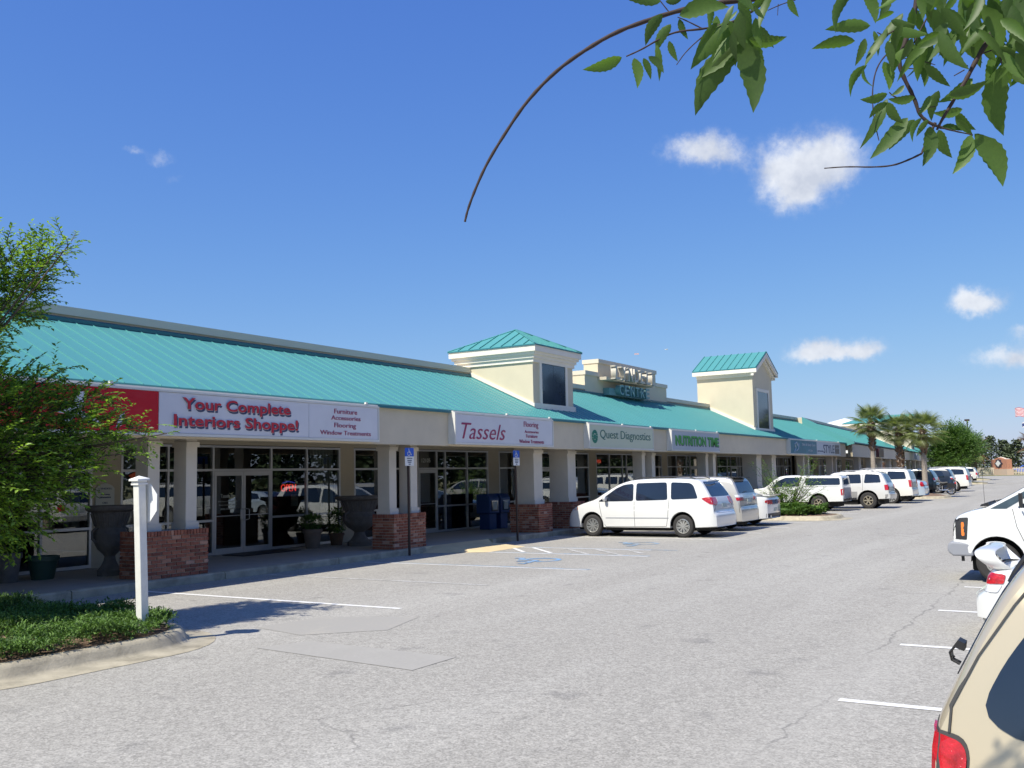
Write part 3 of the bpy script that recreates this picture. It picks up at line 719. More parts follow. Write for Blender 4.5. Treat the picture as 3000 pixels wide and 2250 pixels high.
# pale cupola building behind
cb = thing('cupola_building', 'white hip-roofed building with a band of dark windows rising behind the wing', 'building', (214, 47, 0))
MB().box(216.5, 232, 45.6, 50, 0, 11.0).build('wall', M['white'], cb)
w_ = [MB().box(218+3.2*i, 220.7+3.2*i, 45.52, 45.62, 8.7, 10.7).build('window', M['towerglass'], cb) for i in range(4)]
MB().box(214, 235, 43.8, 52, 11.0, 11.5).build('eave', M['white'], cb)
MB().add([(214, 43.8, 11.5), (235, 43.8, 11.5), (235, 52, 11.5), (214, 52, 11.5), (220, 48, 13), (229, 48, 13)], [(0, 1, 5, 4), (1, 2, 5), (2, 3, 4, 5), (3, 0, 4)]).build('roof', M['white'], cb)
# ------------------------------------------------------------------ arcade pillars on brick bases
BRK = MB().box(-.0925, .0925, -.02, .03, -.0265, .0265).mesh('brick', M['brick'])
BRKS = MB().box(-.0265, .0265, -.022, .05, -.042, .042).mesh('brick', M['brick'])
def brick_face(parent, x0, x1, z0, z1, T):
    """bricks in running bond on the plane y=0 of transform T (x along the wall)"""
    n = max(1, round((z1-.09-z0)/.0665)); h = (z1-.09-z0)/n; L = x1-x0
    for j in range(n):
        off = 0 if j % 2 else -.101; x = x0+off
        while x < x1-.02:
            a, b = max(x, x0), min(x+.192, x1)
            if b-a > .04:
                o = inst('brick', BRK, parent, T @ Matrix.Translation(((a+b)/2, random.uniform(-.003, .003), z0+h*(j+.5))) @ Matrix.Diagonal(((b-a)/.196, 1, 1, 1)))
            x += .202
    k = int(L/.0665); wd = L/k
    for i in range(k): inst('brick', BRKS, parent, T @ Matrix.Translation((x0+wd*(i+.5), random.uniform(-.004, .002), z1-.044)))
def pillar(bx0, bx1, by0, by1, cols, label, bricks=True, F=None, ztop=.94):
    F = F or Matrix.Identity(4)
    t = thing('arcade_pillar', label, 'pillar', F @ Vector(((bx0+bx1)/2, (by0+by1)/2, .13)), group='brick-based pillars along the arcade')
    core = MB().box(bx0+.018, bx1-.018, by0+.018, by1-.018, .13, ztop-.01).build('brick_base', M['mortar'] if bricks else M['brick'], t, M=F)
    if bricks:
        brick_face(core, bx0, bx1, .135, ztop, F @ Matrix.Translation((0, by0+.02, 0)))
        brick_face(core, by0+.05, by1, .135, ztop, F @ Matrix(((0, 1, 0, bx0+.02), (1, 0, 0, 0), (0, 0, 1, 0), (0, 0, 0, 1))))
        brick_face(core, by0+.05, by1, .135, ztop, F @ Matrix(((0, -1, 0, bx1-.02), (1, 0, 0, 0), (0, 0, 1, 0), (0, 0, 0, 1))))
    for x0, x1, y0, y1 in cols:
        c = MB().box(x0, x1, y0, y1, ztop-.01, 2.74); c.build('column', M['column'], t, M=F)
        MB().box(x0-.02, x1+.035, y0-.03, y1+.03, ztop-.008, ztop+.115).build('column_base', M['column'], t, M=F)
        MB().box(x0-.02, x1+.03, y0-.03, y1+.03, 2.40, 2.49).build('column_capital', M['column'], t, M=F)
pillar(4.0, 5.3, 13.82, 14.5, [(4.1, 4.34, 14, 14.33), (4.95, 5.19, 14, 14.33)], 'brick-based column pair standing behind the leafy tree at the far left', False)
pillar(10.69, 12.0, 13.80, 14.52, [(10.84, 11.08, 14.0, 14.33), (11.65, 11.89, 14.0, 14.33)], 'brick-based column pair behind the white post, left of the double shop door')
pillar(17.40, 18.62, 13.86, 14.5, [(17.44, 17.70, 14.02, 14.36), (18.24, 18.5, 14.02, 14.36)], 'brick-based column pair behind the first blue parking sign')
pillar(23.85, 24.65, 13.76, 14.75, [(24.08, 24.58, 14.03, 14.68)], 'single thick column on a brick base just right of the second blue parking sign')
pillar(25.9, 26.72, 13.76, 14.75, [(26.16, 26.68, 14.03, 14.68)], 'single thick column on a brick base under the hipped tower, at the nose of the white minivan')
PL = [(31.6, 33.05, 13.86, 14.5, [(31.72, 31.98, 14.0, 14.36), (32.6, 32.9, 14.0, 14.36)], 'column pair between the pale green sign and the NUTRITION TIME sign'),
      (38.05, 39.6, 13.86, 14.5, [(38.2, 38.5, 14.0, 14.36), (39.1, 39.42, 14.0, 14.36)], 'column pair below the right end of the NUTRITION TIME sign'),
      (44.8, 45.95, 13.76, 14.75, [(45.1, 45.85, 14.0, 14.7)], 'left thick column under the gabled tower'),
      (47.3, 48.4, 13.76, 14.75, [(47.6, 48.3, 14.0, 14.7)], 'right thick column under the gabled tower'),
      (53.3, 54.9, 13.86, 14.5, [(53.5, 53.8, 14.0, 14.36), (54.5, 54.8, 14.0, 14.36)], 'column pair below the teal half of the double sign'),
      (60.0, 61.5, 13.86, 14.5, [(60.1, 60.4, 14.0, 14.36), (61.1, 61.4, 14.0, 14.36)], 'column pair at the right end of the grey half of the double sign')]
for p in PL: pillar(*p, False)
ORD = ('first', 'second', 'third', 'fourth', 'fifth', 'sixth', 'seventh', 'eighth', 'ninth', 'tenth')
for i in range(10):
    u = 5.9+6.6*i; pillar(u, u+1.2, 13.86, 14.5, [(u+.1, u+.4, 14, 14.36), (u+.8, u+1.1, 14, 14.36)], '%s column pair of the far wing, counting from the near end' % ORD[i], False, F2)
# ================================================================== SIGNS
def cabinet(name, label, x0, x1, z0, z1, y0, faces, cat='sign', box='signbox'):
    t = thing(name, label, cat, ((x0+x1)/2, FY, z0)); b = M[box]
    MB().box(x0, x1, y0+.02, FY-.002, z0, z1).build('cabinet', b, t)
    MB().box(x0, x1, y0+.03, y0+.10, z1+.001, z1+.035).build('rain_flashing', b, t)
    for xc in (x0+(x1-x0)*.5, x0+(x1-x0)*.97): MB().box(xc-.03, xc+.03, y0+.0, y0+.05, z1+.036, z1+.075).build('mounting_lug', b, t)
    fr = MB(); e = .035
    fr.box(x0, x1, y0-.012, y0+.02, z1-e, z1); fr.box(x0, x1, y0-.012, y0+.02, z0, z0+e*1.3); fr.box(x0, x0+e, y0-.012, y0+.02, z0+e*1.3, z1-e); fr.box(x1-e, x1, y0-.012, y0+.02, z0+e*1.3, z1-e)
    fr.build('frame', b, t)
    out = []
    for a, c, m_ in faces: out.append(MB().box(a+.006, c-.006, y0, y0+.018, z0+e*1.3+.005, z1-e-.005).build('sign_face', M[m_], t))
    return t, out
SY = 13.40
t, f = cabinet('shop_sign', 'long shop sign reading Your Complete Interiors Shoppe with a red left end', 3.0, 16.33, 2.555, 3.33, SY, [(3.04, 10.57, 'signred'), (10.57, 14.15, 'signwhite'), (14.15, 16.29, 'signwhite')])
def shaded_text(s, x, z, w_, h, **k):
    put_text(s, x+.035, z-.035, SY-.006, w_, h, M['navy'], f[1], 'letter_shadow', bold=.018, **k)
    put_text(s, x, z, SY-.014, w_, h, M['signwhite'], f[1], 'letter_outline', bold=.024, **k)
    put_text(s, x+.006, z+.006, SY-.022, w_-.012, h-.012, M['red'], f[1], 'lettering', bold=.018, **k)
shaded_text('Your Complete', 11.04, 2.955, 2.58, .275)
shaded_text('Interiors Shoppe!', 10.86, 2.66, 2.97, .275)
for s, x, z, w_, h in (('Furniture', 14.89, 3.115, .71, .10), ('Accessories', 14.80, 2.985, .91, .09), ('Flooring', 14.89, 2.80, .67, .125), ('Window Treatments', 14.47, 2.675, 1.57, .09)):
    put_text(s, x, z, SY-.006, w_, h, M['crimson'], f[2])
# red end: round pawn mark and big white letters half hidden by the tree
m_ = MB(); m_.lathe([(0, 0), (.16, 0), (.16, -.012), (0, -.012)], (7.8, SY-.002, 2.98), 'y', 20); m_.build('logo', M['red'], f[0])
put_text('KARATE', 8.55, 2.70, SY-.006, 1.3, .42, M['signwhite'], f[0], bold=.02) if False else None
m_ = MB()
for pts in ([(8.72, 2.86), (8.95, 2.95), (9.1, 3.2), (9.2, 3.2), (9.12, 2.9), (9.35, 2.82), (9.5, 2.70), (9.28, 2.72), (9.05, 2.84), (8.9, 2.66), (8.82, 2.68), (8.9, 2.84)], [(9.75, 2.66), (9.82, 2.86), (9.9, 2.9), (9.86, 2.7)]):
    m_.prism(pts, 'y', SY-.014, SY-.002)
m_.build('logo', M['signwhite'], f[0])
t, f = cabinet('shop_sign', 'white shop sign reading Tassels in slanted crimson letters', 19.22, 24.16, 2.56, 3.345, SY, [(19.26, 24.12, 'signwhite')])
put_text('Tassels', 19.50, 2.70, SY-.006, 2.05, .40, M['crimson'], f[0], shear=.32, bold=-.004)
for s, x, z, w_, h in (('Flooring', 22.51, 3.045, .79, .19), ('Accessories', 22.55, 2.925, .76, .075), ('Furniture', 22.62, 2.795, .62, .095), ('Window Treatments', 22.25, 2.645, 1.35, .095)):
    put_text(s, x, z, SY-.006, w_, h, M['crimson'], f[0])
t, f = cabinet('shop_sign', 'pale green shop sign reading Quest Diagnostics beside a round green emblem', 26.44, 31.42, 2.555, 3.325, SY, [(26.48, 31.38, 'signcream')])
put_text('Quest Diagnostics', 27.2, 2.80, SY-.006, 3.95, .36, M['dkgreen'], f[0], bold=-.003)
m_ = MB(); m_.lathe([(.0, 0), (.08, 0), (.08, -.012), (0, -.012)], (26.82, SY-.002, 2.92), 'y', 14)
for i in range(14):
    a0 = R(180+i*25.7-60); r0, r1 = .105, .20
    m_.prism([(26.82+r0*math.cos(a0), 2.93+r0*math.sin(a0)*1.05), (26.82+r1*math.cos(a0-.1), 2.93+r1*math.sin(a0-.1)*1.05), (26.82+r1*math.cos(a0+.28), 2.93+r1*math.sin(a0+.28)*1.05), (26.82+r0*math.cos(a0+.3), 2.93+r0*math.sin(a0+.3)*1.05)], 'y', SY-.012, SY-.002)
m_.build('emblem', M['qgreen'], f[0])
t, f = cabinet('shop_sign', 'grey-white shop sign reading NUTRITION TIME in bright green', 33.1, 38.27, 2.56, 3.335, SY, [(33.14, 38.23, 'signgrey')])
put_text('NUTRITION TIME', 33.52, 2.745, SY-.006, 4.68, .375, M['navy'], f[0], 'letter_shadow', bold=.03)
put_text('NUTRITION TIME', 33.46, 2.785, SY-.016, 4.68, .365, M['lime'], f[0], bold=.022)
t, f = cabinet('shop_sign', 'double shop sign, dark teal left half and a white right half reading STYLE', 48.88, 59.85, 2.565, 3.34, SY, [(48.92, 54.22, 'signteal'), (54.22, 59.81, 'signgrey')])
put_text('Skin & Body Care', 51.2, 3.0, SY-.006, 2.7, .17, M['signgrey'], f[0]); put_text('& Spa', 52.4, 2.72, SY-.006, .9, .14, M['signgrey'], f[0], shear=.3)
m_ = MB(); m_.tube([(49.6, SY-.01, 2.7), (49.9, SY-.01, 2.9), (49.7, SY-.01, 3.1), (50.1, SY-.01, 3.2), (50.3, SY-.01, 3.0), (50.5, SY-.01, 3.15), (50.4, SY-.01, 2.85), (50.0, SY-.01, 2.75)], .025, 5); m_.build('emblem', M['signgrey'], f[0])
put_text('STYLE', 55.7, 2.69, SY-.006, 2.6, .48, M['navy'], f[1], bold=.0); put_text('personal', 54.4, 2.73, SY-.006, 1.15, .12, M['navy'], f[1])
MB().box(58.5, 59.5, SY-.01, SY, 2.67, 3.19).build('dark_square', M['signdark'], f[1]); put_text('SALON', 58.65, 2.95, SY-.016, .7, .09, M['signgrey'], f[1])
# raised channel letters on the stepped parapet
def channel(name, label, word, x0, x1, z0, z1, yb, yl, bx0, bx1, bz0, bz1, mat, side):
    t = thing(name, label, 'sign', ((x0+x1)/2, yb, z0))
    MB().box(bx0, bx1, yl+.16, yb-.002, bz0, bz1).build('raceway', side, t)
    n = len(word); wd = (x1-x0)/n
    for i, ch in enumerate(word):
        me = text_mesh(ch, wd*.72, z1-z0, bold=.015, depth=.22, mat=mat, name='letter')
        o = inst('letter', me, t, Matrix.Translation((x0+wd*(i+.1), yl+.05, z0)))
        s = MB()
        for zz in ((z0, z0+.055), (z1-.055, z1)):
            if ch not in 'COD' and word != 'CENTRE': s.box(-.03, wd*.24, -.1, .1, zz[0]-z0, zz[1]-z0)
        if s.V: inst('serif', s.mesh('serif', mat), o, Matrix.Translation((x0+wd*(i+.1)-.02, yl+.052, z0)))
M['letter'] = pmat('channel_letter_beige', (.50, .46, .38), .5); M['letterteal'] = pmat('channel_letter_teal', (.16, .32, .32), .5)
channel('raised_letter_sign', 'raised pale letters LYNDELL on the stepped parapet', 'LYNDELL', 33.75, 37.9, 5.44, 5.98, 16.49, 15.95, 33.4, 38.0, 5.40, 5.52, M['letter'], M['parapet'])
channel('raised_letter_sign', 'raised teal letters CENTRE on the parapet below the pale ones', 'CENTRE', 34.3, 37.35, 4.86, 5.27, 16.49, 16.05, 33.85, 37.4, 4.84, 5.12, M['letterteal'], M['letterteal'])
# ------------------------------------------------------------------ parking signs
def hc_sign(x, y, label, lean):
    t = thing('parking_sign', label, 'sign', (x, y, 0), group='blue wheelchair parking signs')
    MB().tube([(x+lean, y, 0), (x, y, 2.40)], .03, 8).build('post', M['pole'], t)
    b = MB().box(x-.165, x+.165, y-.045, y-.035, 2.255, 2.45).build('upper_plate', M['hcblue'], t); bevelled(b, .004)
    ic = MB(); q = y-.05
    ic.tube([(x-.035+.045*math.cos(a*.5), q, 2.318+.045*math.sin(a*.5)) for a in range(4, 13)], .007, 5)
    ic.tube([(x-.03, q, 2.40), (x-.02, q, 2.345), (x+.03, q, 2.34), (x+.05, q, 2.29), (x+.065, q, 2.295)], .008, 5)
    ic.tube([(x-.025, q, 2.372), (x+.02, q, 2.37)], .006, 5); ic.lathe([(0, -.003), (.012, -.003), (.012, .003), (0, .003)], (x-.03, q, 2.42), 'y', 10)
    ic.build('wheelchair_symbol', M['white'], b)
    p = MB().box(x-.16, x+.16, y-.045, y-.035, 2.04, 2.252).build('lower_plate', M['white'], t)
    for s, z, w_ in (('PARKING BY', 2.20, .2), ('DISABLED', 2.15, .16), ('PERMIT', 2.11, .14), ('ONLY', 2.065, .08)): put_text(s, x-w_/2, z, y-.048, w_, .022, M['navy'], p)
hc_sign(17.58, 13.58, 'blue wheelchair parking sign on a dark post in front of the second brick-based pillar', .02)
hc_sign(22.38, 13.62, 'blue wheelchair parking sign on a dark post beside the blue newspaper boxes', .05)
# ------------------------------------------------------------------ white timber post with the back of a stop sign
t = thing('timber_post', 'white painted timber post with a flat cap standing in the near juniper island', 'post', (6.9, 9.02, .15))
px_, py_, hw = 6.955, 9.02, .047
p = MB(); p.box(-hw, hw, -hw, hw, .1, 1.80)
Mt = Matrix.Translation((px_, py_, 0)) @ Matrix.Rotation(R(-2.6), 4, 'Y')
bevelled(p.build('post', M['whitewood'], t, M=Mt), .004)
c = MB(); c.box(-.062, .062, -.062, .062, 1.745, 1.765); c.box(-.058, .058, -.058, .058, 1.77, 1.79)
c.add([(-.078, -.078, 1.79), (.078, -.078, 1.79), (.078, .078, 1.79), (-.078, .078, 1.79), (-.078, -.078, 1.81), (.078, -.078, 1.81), (.078, .078, 1.81), (-.078, .078, 1.81), (0, 0, 1.845)], [(3, 2, 1, 0), (0, 1, 5, 4), (1, 2, 6, 5), (2, 3, 7, 6), (3, 0, 4, 7), (4, 5, 8), (5, 6, 8), (6, 7, 8), (7, 4, 8)])
c.build('cap', M['white'], t, M=Mt)
t2 = thing('stop_sign', 'octagonal traffic sign seen from its plain white back, fixed to the white timber post', 'sign', (6.98, 9.03, 1.545))
o_ = [(9.03+.21*math.cos(R(22.5+45*i)), 1.545+.225*math.sin(R(22.5+45*i))) for i in range(8)]
pl = MB().prism(o_, 'x', 6.962, 6.968).build('sign_back', M['white'], t2)
MB().prism([(9.03+(a-9.03)*.98, 1.545+(b-1.545)*.98) for a, b in o_], 'x', 6.9685, 6.970).build('sign_front', M['signred'], t2)
bt = MB(); bt.tube([(6.957, 9.03, 1.67), (6.964, 9.03, 1.67)], .008, 6); bt.tube([(6.957, 9.03, 1.42), (6.964, 9.03, 1.42)], .008, 6); bt.build('bolt', M['alu'], t2)
# ------------------------------------------------------------------ things on the sidewalk
def urn(x, y, s, label, h=1.24):
    t = thing('urn_planter', label, 'planter', (x, y, .13), group='cast stone urns on the sidewalk')
    pr = [(0, 0), (.30, 0), (.30, .10), (.22, .16), (.15, .26), (.13, .34), (.17, .38), (.30, .46), (.40, .60), (.43, .74), (.36, .84), (.37, .88), (.46, 1.08), (.47, 1.12), (.60, 1.16), (.62, 1.2), (.60, 1.24), (.5, 1.22), (.42, 1.05), (0, 1.0)]
    MB().lathe([(a*s, b*h/1.24) for a, b in pr], (x, y, .13), 'z', 28).build('urn_bowl', M['stone'], t, True, 30)
    for k in range(2):
        sx = -1 if k else 1
        MB().tube([(x+sx*.40*s, y, .13+.60*h/1.24), (x+sx*.52*s, y, .13+.66*h/1.24), (x+sx*.53*s, y, .13+.80*h/1.24), (x+sx*.38*s, y, .13+.86*h/1.24)], .03*s, 6).build('handle', M['stone'], t)
    g = MB()
    for i in range(22):
        a = i*2*math.pi/22; g.tube([(x+.372*s*math.cos(a), y+.372*s*math.sin(a), .13+.88*h/1.24), (x+.468*s*math.cos(a), y+.468*s*math.sin(a), .13+1.1*h/1.24)], .014, 4)
    g.build('fluting', M['stone'], t)
    return t
urn(11.1, 15.35, .70, 'large dark cast stone urn against the wall left of the first brick-based pillar', 1.25)
urn(18.35, 15.70, .98, 'large carved stone urn beside the curtained window, left of the second pillar', 1.22)
def pot(x, y, r, h, mat, label, plant=None, name='flower_pot', cat='pot'):
    t = thing(name, label, cat, (x, y, .13))
    MB().lathe([(0, 0), (r*.68, 0), (r*.9, h*.8), (r, h*.82), (r, h), (r*.88, h), (r*.84, h*.9), (0, h*.88)], (x, y, .13), 'z', 20).build('pot_body', mat, t, True, 30)
    if plant:
        it = []
        for i in range(900):
            d = rv().normalized(); q = Vector((x, y, .13+h+plant[0]*.55))+Vector((d.x*plant[1], d.y*plant[1], d.z*plant[0]*.6))*random.uniform(.5, 1)
            it.append((q, (d+rv(.6)).normalized(), Vector((0, 0, 1)), random.uniform(.05, .09)))
        V, F = leafmesh(it); inst('plant', mesh('plant', V, F, M['leaf_far']), t)
    return t
pot(17.33, 16.3, .24, .46, M['terracotta'], 'tapered pot with a dome-shaped bush beside the double shop door', (.3, .26))
pot(18.35, 16.45, .2, .3, M['darkwood'], 'small dark pot with a leafy plant behind the carved urn', (.55, .25))
pot(10.2, 15.95, .27, .40, pmat('green_tub', (.03, .07, .05), .5), 'dark green tub with a white tag at the far left window', None, 'tub')
pot(9.6, 16.0, .22, .5, M['stone'], 'stone pot partly behind the tree at the left edge', (.35, .25))
t = thing('wooden_stand', 'brown wooden stand tucked behind the first brick-based pillar', 'stand', (12.35, 14.35, .13))
MB().box(12.1, 12.3, 14.3, 14.45, .13, .86).build('side_panel', M['darkwood'], t); MB().box(12.08, 12.32, 14.28, 14.47, .86, .9).build('top', M['darkwood'], t)
t = thing('door_mat', 'dark mat on the sidewalk in front of the double shop door', 'mat', (15.8, 16.4, .13)); tag(t, None, None)
MB().box(14.95, 16.7, 16.05, 16.75, .136, .15).build('mat', M['black'], t)
for i, xx in enumerate((25.1, 25.75)):
    lab = ('left blue newspaper box by the shop wall, behind the second blue parking sign', 'right blue newspaper box by the shop wall, behind the second blue parking sign')[i]
    t = thing('newspaper_box', lab, 'newspaper box', (xx, 16.3, .13), group='blue newspaper boxes')
    b = MB(); b.prism([(16.05, .62), (16.55, .62), (16.55, 1.22), (16.15, 1.22), (16.05, 1.08)], 'x', xx-.28, xx+.28); bevelled(b.build('cabinet', M['newsblue'], t), .02)
    MB().box(xx-.2, xx+.2, 16.12, 16.48, .14, .62).build('stand', M['newsblue'], t)
    d = MB().box(xx-.18, xx+.18, 16.03, 16.05, .70, 1.02).build('door', M['towerglass'], t); MB().box(xx-.13, xx+.1, 16.02, 16.03, .74, .98).build('newspaper', M['paper'], d)
# notices, door lettering, neon
t = thing('notice_plaque', 'arched pale notice on the wall behind the first urn', 'notice', (12.12, 16.97, 1.2))
MB().prism([(11.92, 1.27), (12.34, 1.27), (12.34, 1.68), (12.28, 1.74), (12.13, 1.79), (11.98, 1.74), (11.92, 1.68)], 'y', 16.955, 16.975).build('board', M['paper'], t)
for s, z, w_ in (('LYNDELL', 1.66, .3), ('For Leasing', 1.54, .2), ('Information', 1.49, .25), ('CALL', 1.38, .12)): put_text(s, 12.13-w_/2, z, 16.95, w_, .035, M['navy'], t)
t = thing('hanging_ornament', 'orange diamond ornament hanging at the narrow curtained window', 'ornament', (12.9, 16.96, 1.9))
MB().prism([(12.88, 1.74), (13.12, 1.93), (12.96, 2.02), (12.93, 2.1), (12.87, 2.02), (12.66, 1.93)], 'y', 16.95, 16.965).build('panel', M['orange'], t)
t = thing('open_sign', 'red neon OPEN sign with a blue arc hanging in the shop window', 'neon sign', (17.33, 17.1, 1.5))
put_text('OPEN', 17.08, 1.50, 17.09, .50, .17, M['neon'], t, 'neon_letters', bold=-.02, depth=.015)
MB().tube([(17.12+.06*i, 17.09, 1.70+.035*math.sin(math.pi*i/7)) for i in range(8)], .006, 5).build('neon_arc', M['neonb'], t)
dl = thing('door_lettering', 'white shop name and address lettering on the left leaf of the double door', 'lettering', (15.3, 16.955, 1.4))
for s, z, w_, h in (('Tassels Inc.', 1.40, .42, .085), ('12105 Panama City Beach Pkwy', 1.30, .56, .035), ('Panama City Beach, FL 32407', 1.22, .5, .035), ('(850) 233-3455', 1.12, .44, .05)): put_text(s, 15.3-w_/2, z, 16.972, w_, h, M['paper'], dl, depth=.002)
t = thing('house_number', 'white number 12105 on the glass above the single shop door', 'number', (22.85, 16.98, 2.2)); put_text('12105', 22.65, 2.21, 16.99, .42, .12, M['paper'], t, depth=.002)
t = thing('led_sign', 'red lit sign high in the window under the pale green sign', 'sign', (34.35, 17.15, 2.2)); MB().box(34.1, 34.75, 17.1, 17.14, 2.12, 2.42).build('panel', M['signdark'], t); put_text('OPEN', 34.18, 2.2, 17.09, .5, .14, M['ledred'], t, 'led_letters')
def drape(name, label, pts_l, pts_r, z0, z1, y):
    V = []; F = []; n = 34; k = 14
    for j in range(k+1):
        f = j/k; xl = pts_l(f); xr = pts_r(f)
        for i in range(n+1): V.append((xl+(xr-xl)*i/n, y+.035*math.sin(i*1.35+.4*math.sin(f*5)), z1+(z0-z1)*f))
    for j in range(k):
        for i in range(n): F.append((j*(n+1)+i, j*(n+1)+i+1, (j+1)*(n+1)+i+1, (j+1)*(n+1)+i))
    return tag(inst(name, mesh(name, V, F, M['curtain'], True)), label, 'curtain')
drape('curtain', 'pale drape swept to the right edge of the window beside the neon sign', lambda f: 18.1+.62*f**1.5, lambda f: 19.0-.05*f, .85, 2.56, 17.12)
drape('curtain', 'pale straight curtain inside the narrow window left of the first pillar', lambda f: 12.56, lambda f: 13.16, .3, 2.56, 17.12)
drape('curtain', 'pale drape at the right end of the wide window behind the tree', lambda f: 11.2+.25*f, lambda f: 11.78, .9, 2.56, 17.25)
t = thing('swan_figure', 'pale swan ornament inside the shop window below the neon sign', 'ornament', (17.1, 17.4, .9))
MB().lathe([(0, 0), (.16, .03), (.22, .12), (.12, .24), (0, .28)], (17.0, 17.45, .95), 'z', 14).build('body', M['stone'], t, True)
MB().tube([(17.15, 17.45, 1.1), (17.32, 17.45, 1.1), (17.34, 17.45, 1.22), (17.24, 17.45, 1.3), (17.22, 17.45, 1.4), (17.3, 17.45, 1.46), (17.38, 17.45, 1.4)], [.05, .045, .035, .03, .028, .035, .012], 8).build('neck', M['stone'], t, True)
t = thing('window_poster', 'pale paper notice stuck in the window below the neon sign', 'poster', (17.5, 17.04, 1.2)); MB().box(17.36, 17.6, 17.03, 17.04, 1.13, 1.42).build('sheet', M['paper'], t)
t = thing('window_poster', 'pale card on the right leaf of the double door', 'poster', (16.4, 17.0, 1.2)); MB().box(16.32, 16.5, 16.998, 17.004, .98, 1.22).build('sheet', M['paper'], t)
t = thing('round_table', 'round tan table seen through the glass of the single-door shop', 'table', (24.6, 18.2, .13))
MB().lathe([(0, .0), (.2, 0), (.03, .05), (.03, .7), (.5, .72), (.5, .75), (0, .75)], (24.6, 18.3, .13), 'z', 24).build('table_top', M['ramp'], t, True, 30)
t = thing('display_panel', 'curved pale panel standing inside the wide window at the left', 'panel', (11.2, 17.5, .3))
MB().prism([(11.1, .25), (11.35, .25), (11.55, .45), (11.58, .6), (11.42, .75), (11.35, 1.0), (11.3, 1.1), (11.1, 1.1)], 'y', 17.4, 17.44).build('panel', M['ramp'], t)
# ================================================================== far things
t = thing('light_pole', 'tall dark lot light with a twin box head above the far green tree', 'light pole', (150, 15.9, 0))
lp = Vector((150, 15.9, 0)); MB().tube([lp, lp+Vector((0, 0, 8.4))], .075, 8).build('pole', M['pole'], t)
MB().box(149.6, 150.4, 15.6, 16.2, 8.2, 8.45).build('lamp_head', M['pole'], t)
def waving(name, label, x, y0, y1, z0, z1, kind):
    t = thing(name, label, 'flag', (x, y0, z0))
    cols = {'w': pmat(name+'_white', (.72, .7, .7), .8), 'r': pmat(name+'_red', (.5, .05, .06), .8), 'b': pmat(name+'_blue', (.05, .07, .2), .8)}
    n = 13 if kind else 5
    for i in range(n):
        za, zb = z0+(z1-z0)*i/n, z0+(z1-z0)*(i+1)/n; V = []; F = []
        for j in range(13):
            y = y0+(y1-y0)*j/12; dx = .12*math.sin(j*.8); dz = -.12*math.sin(j*.5)
            V += [(x+dx, y, za+dz), (x+dx, y, zb+dz)]
        F = [(2*j, 2*j+2, 2*j+3, 2*j+1) for j in range(12)]
        inst('stripe', mesh('stripe', V, F, cols[('r' if i % 2 == 0 else 'w') if kind else ('w' if i in (0, 4) else 'b')]), t)
    if kind:
        V = []
        for j in range(6):
            y = y0+(y1-y0)*j/12; jj = j; V += [(x+.12*math.sin(jj*.8)-.03, y, z0+(z1-z0)*.46-.12*math.sin(jj*.5)), (x+.12*math.sin(jj*.8)-.03, y, z1-.12*math.sin(jj*.5))]
        inst('canton', mesh('canton', V, [(2*j, 2*j+2, 2*j+3, 2*j+1) for j in range(5)], cols['b']), t)
tp = thing('flagpole', 'flagpole just past the right edge carrying two flags', 'flagpole', (150, 8.2, 0)); MB().tube([(150, 7.7, 0), (150, 7.7, 10.4)], .07, 8).build('pole', M['white'], tp)
waving('national_flag', 'red and white striped flag with a blue canton at the right edge', 150, 7.75, 9.75, 8.45, 9.65, 1)
waving('second_flag', 'white and blue flag just below the striped flag', 150, 7.75, 9.0, 6.9, 7.6, 0)
t = thing('brick_entrance_sign', 'arched orange brick entrance sign with a dark diamond emblem across the road end', 'sign', (203, 16.2, 0))
S0, S1 = Vector((209, 18.5, 0)), Vector((201, 14.9, 0)); sd = (S1-S0).normalized(); sn = Vector((sd.y, -sd.x, 0)); L_ = (S1-S0).length*.92
FS = Matrix(((sd.x, -sn.x, 0, S0.x), (sd.y, -sn.y, 0, S0.y), (0, 0, 1, 0), (0, 0, 0, 1)))
o_ = pmat('orange_brick_sign', (.46, .21, .13), .9, nz=(3, .15))
MB().box(-.1, L_+.1, 0, 1.2, 0, 1.15).build('plinth', pmat('pinkish_plinth', (.55, .42, .32), .9), t, M=FS)
MB().prism([(0, 1.15), (L_, 1.15), (L_, 2.95), (L_*.8, 3.0), (L_*.65, 3.25), (L_*.5, 3.35), (L_*.35, 3.25), (L_*.2, 3.0), (0, 2.95)], 'y', .1, 1.0).build('wall', o_, t, M=FS)
MB().tube([(0, .55, 3.0), (L_*.2, .55, 3.05), (L_*.35, .55, 3.3), (L_*.5, .55, 3.42), (L_*.65, .55, 3.3), (L_*.8, .55, 3.05), (L_, .55, 3.0)], .09, 6).build('coping', M['trim'], t, M=FS)
e = MB(); cx_ = L_*.5
e.prism([(cx_-2.1, 2.2), (cx_, 1.3), (cx_+2.1, 2.2), (cx_, 3.1)], 'y', .02, .1); e.box(cx_-1.35, cx_+1.35, .04, .1, 1.5, 2.9); e.build('emblem', M['signdark'], t, M=FS)
MB().prism([(cx_-1.3, 2.2), (cx_, 1.6), (cx_+1.3, 2.2), (cx_, 2.8)], 'y', -.06, -.02).build('emblem_centre', M['white'], t, M=FS)
t = thing('picket_fence', 'pale picket fence along the far edge of the lot behind the brick entrance sign', 'fence', (210, 10, 0))
D = Vector((-9.1, -4.7, 0)).normalized(); D = Vector((-.35, -1, 0)).normalized(); P0 = Vector((214, 36, 0))
m_ = MB(); pk = MB().box(-.07, .07, -.02, .02, .05, 1.5).mesh('picket', M['cap']); L_ = 44
FP = Matrix(((D.x, -D.y, 0, P0.x), (D.y, D.x, 0, P0.y), (0, 0, 1, 0), (0, 0, 0, 1)))
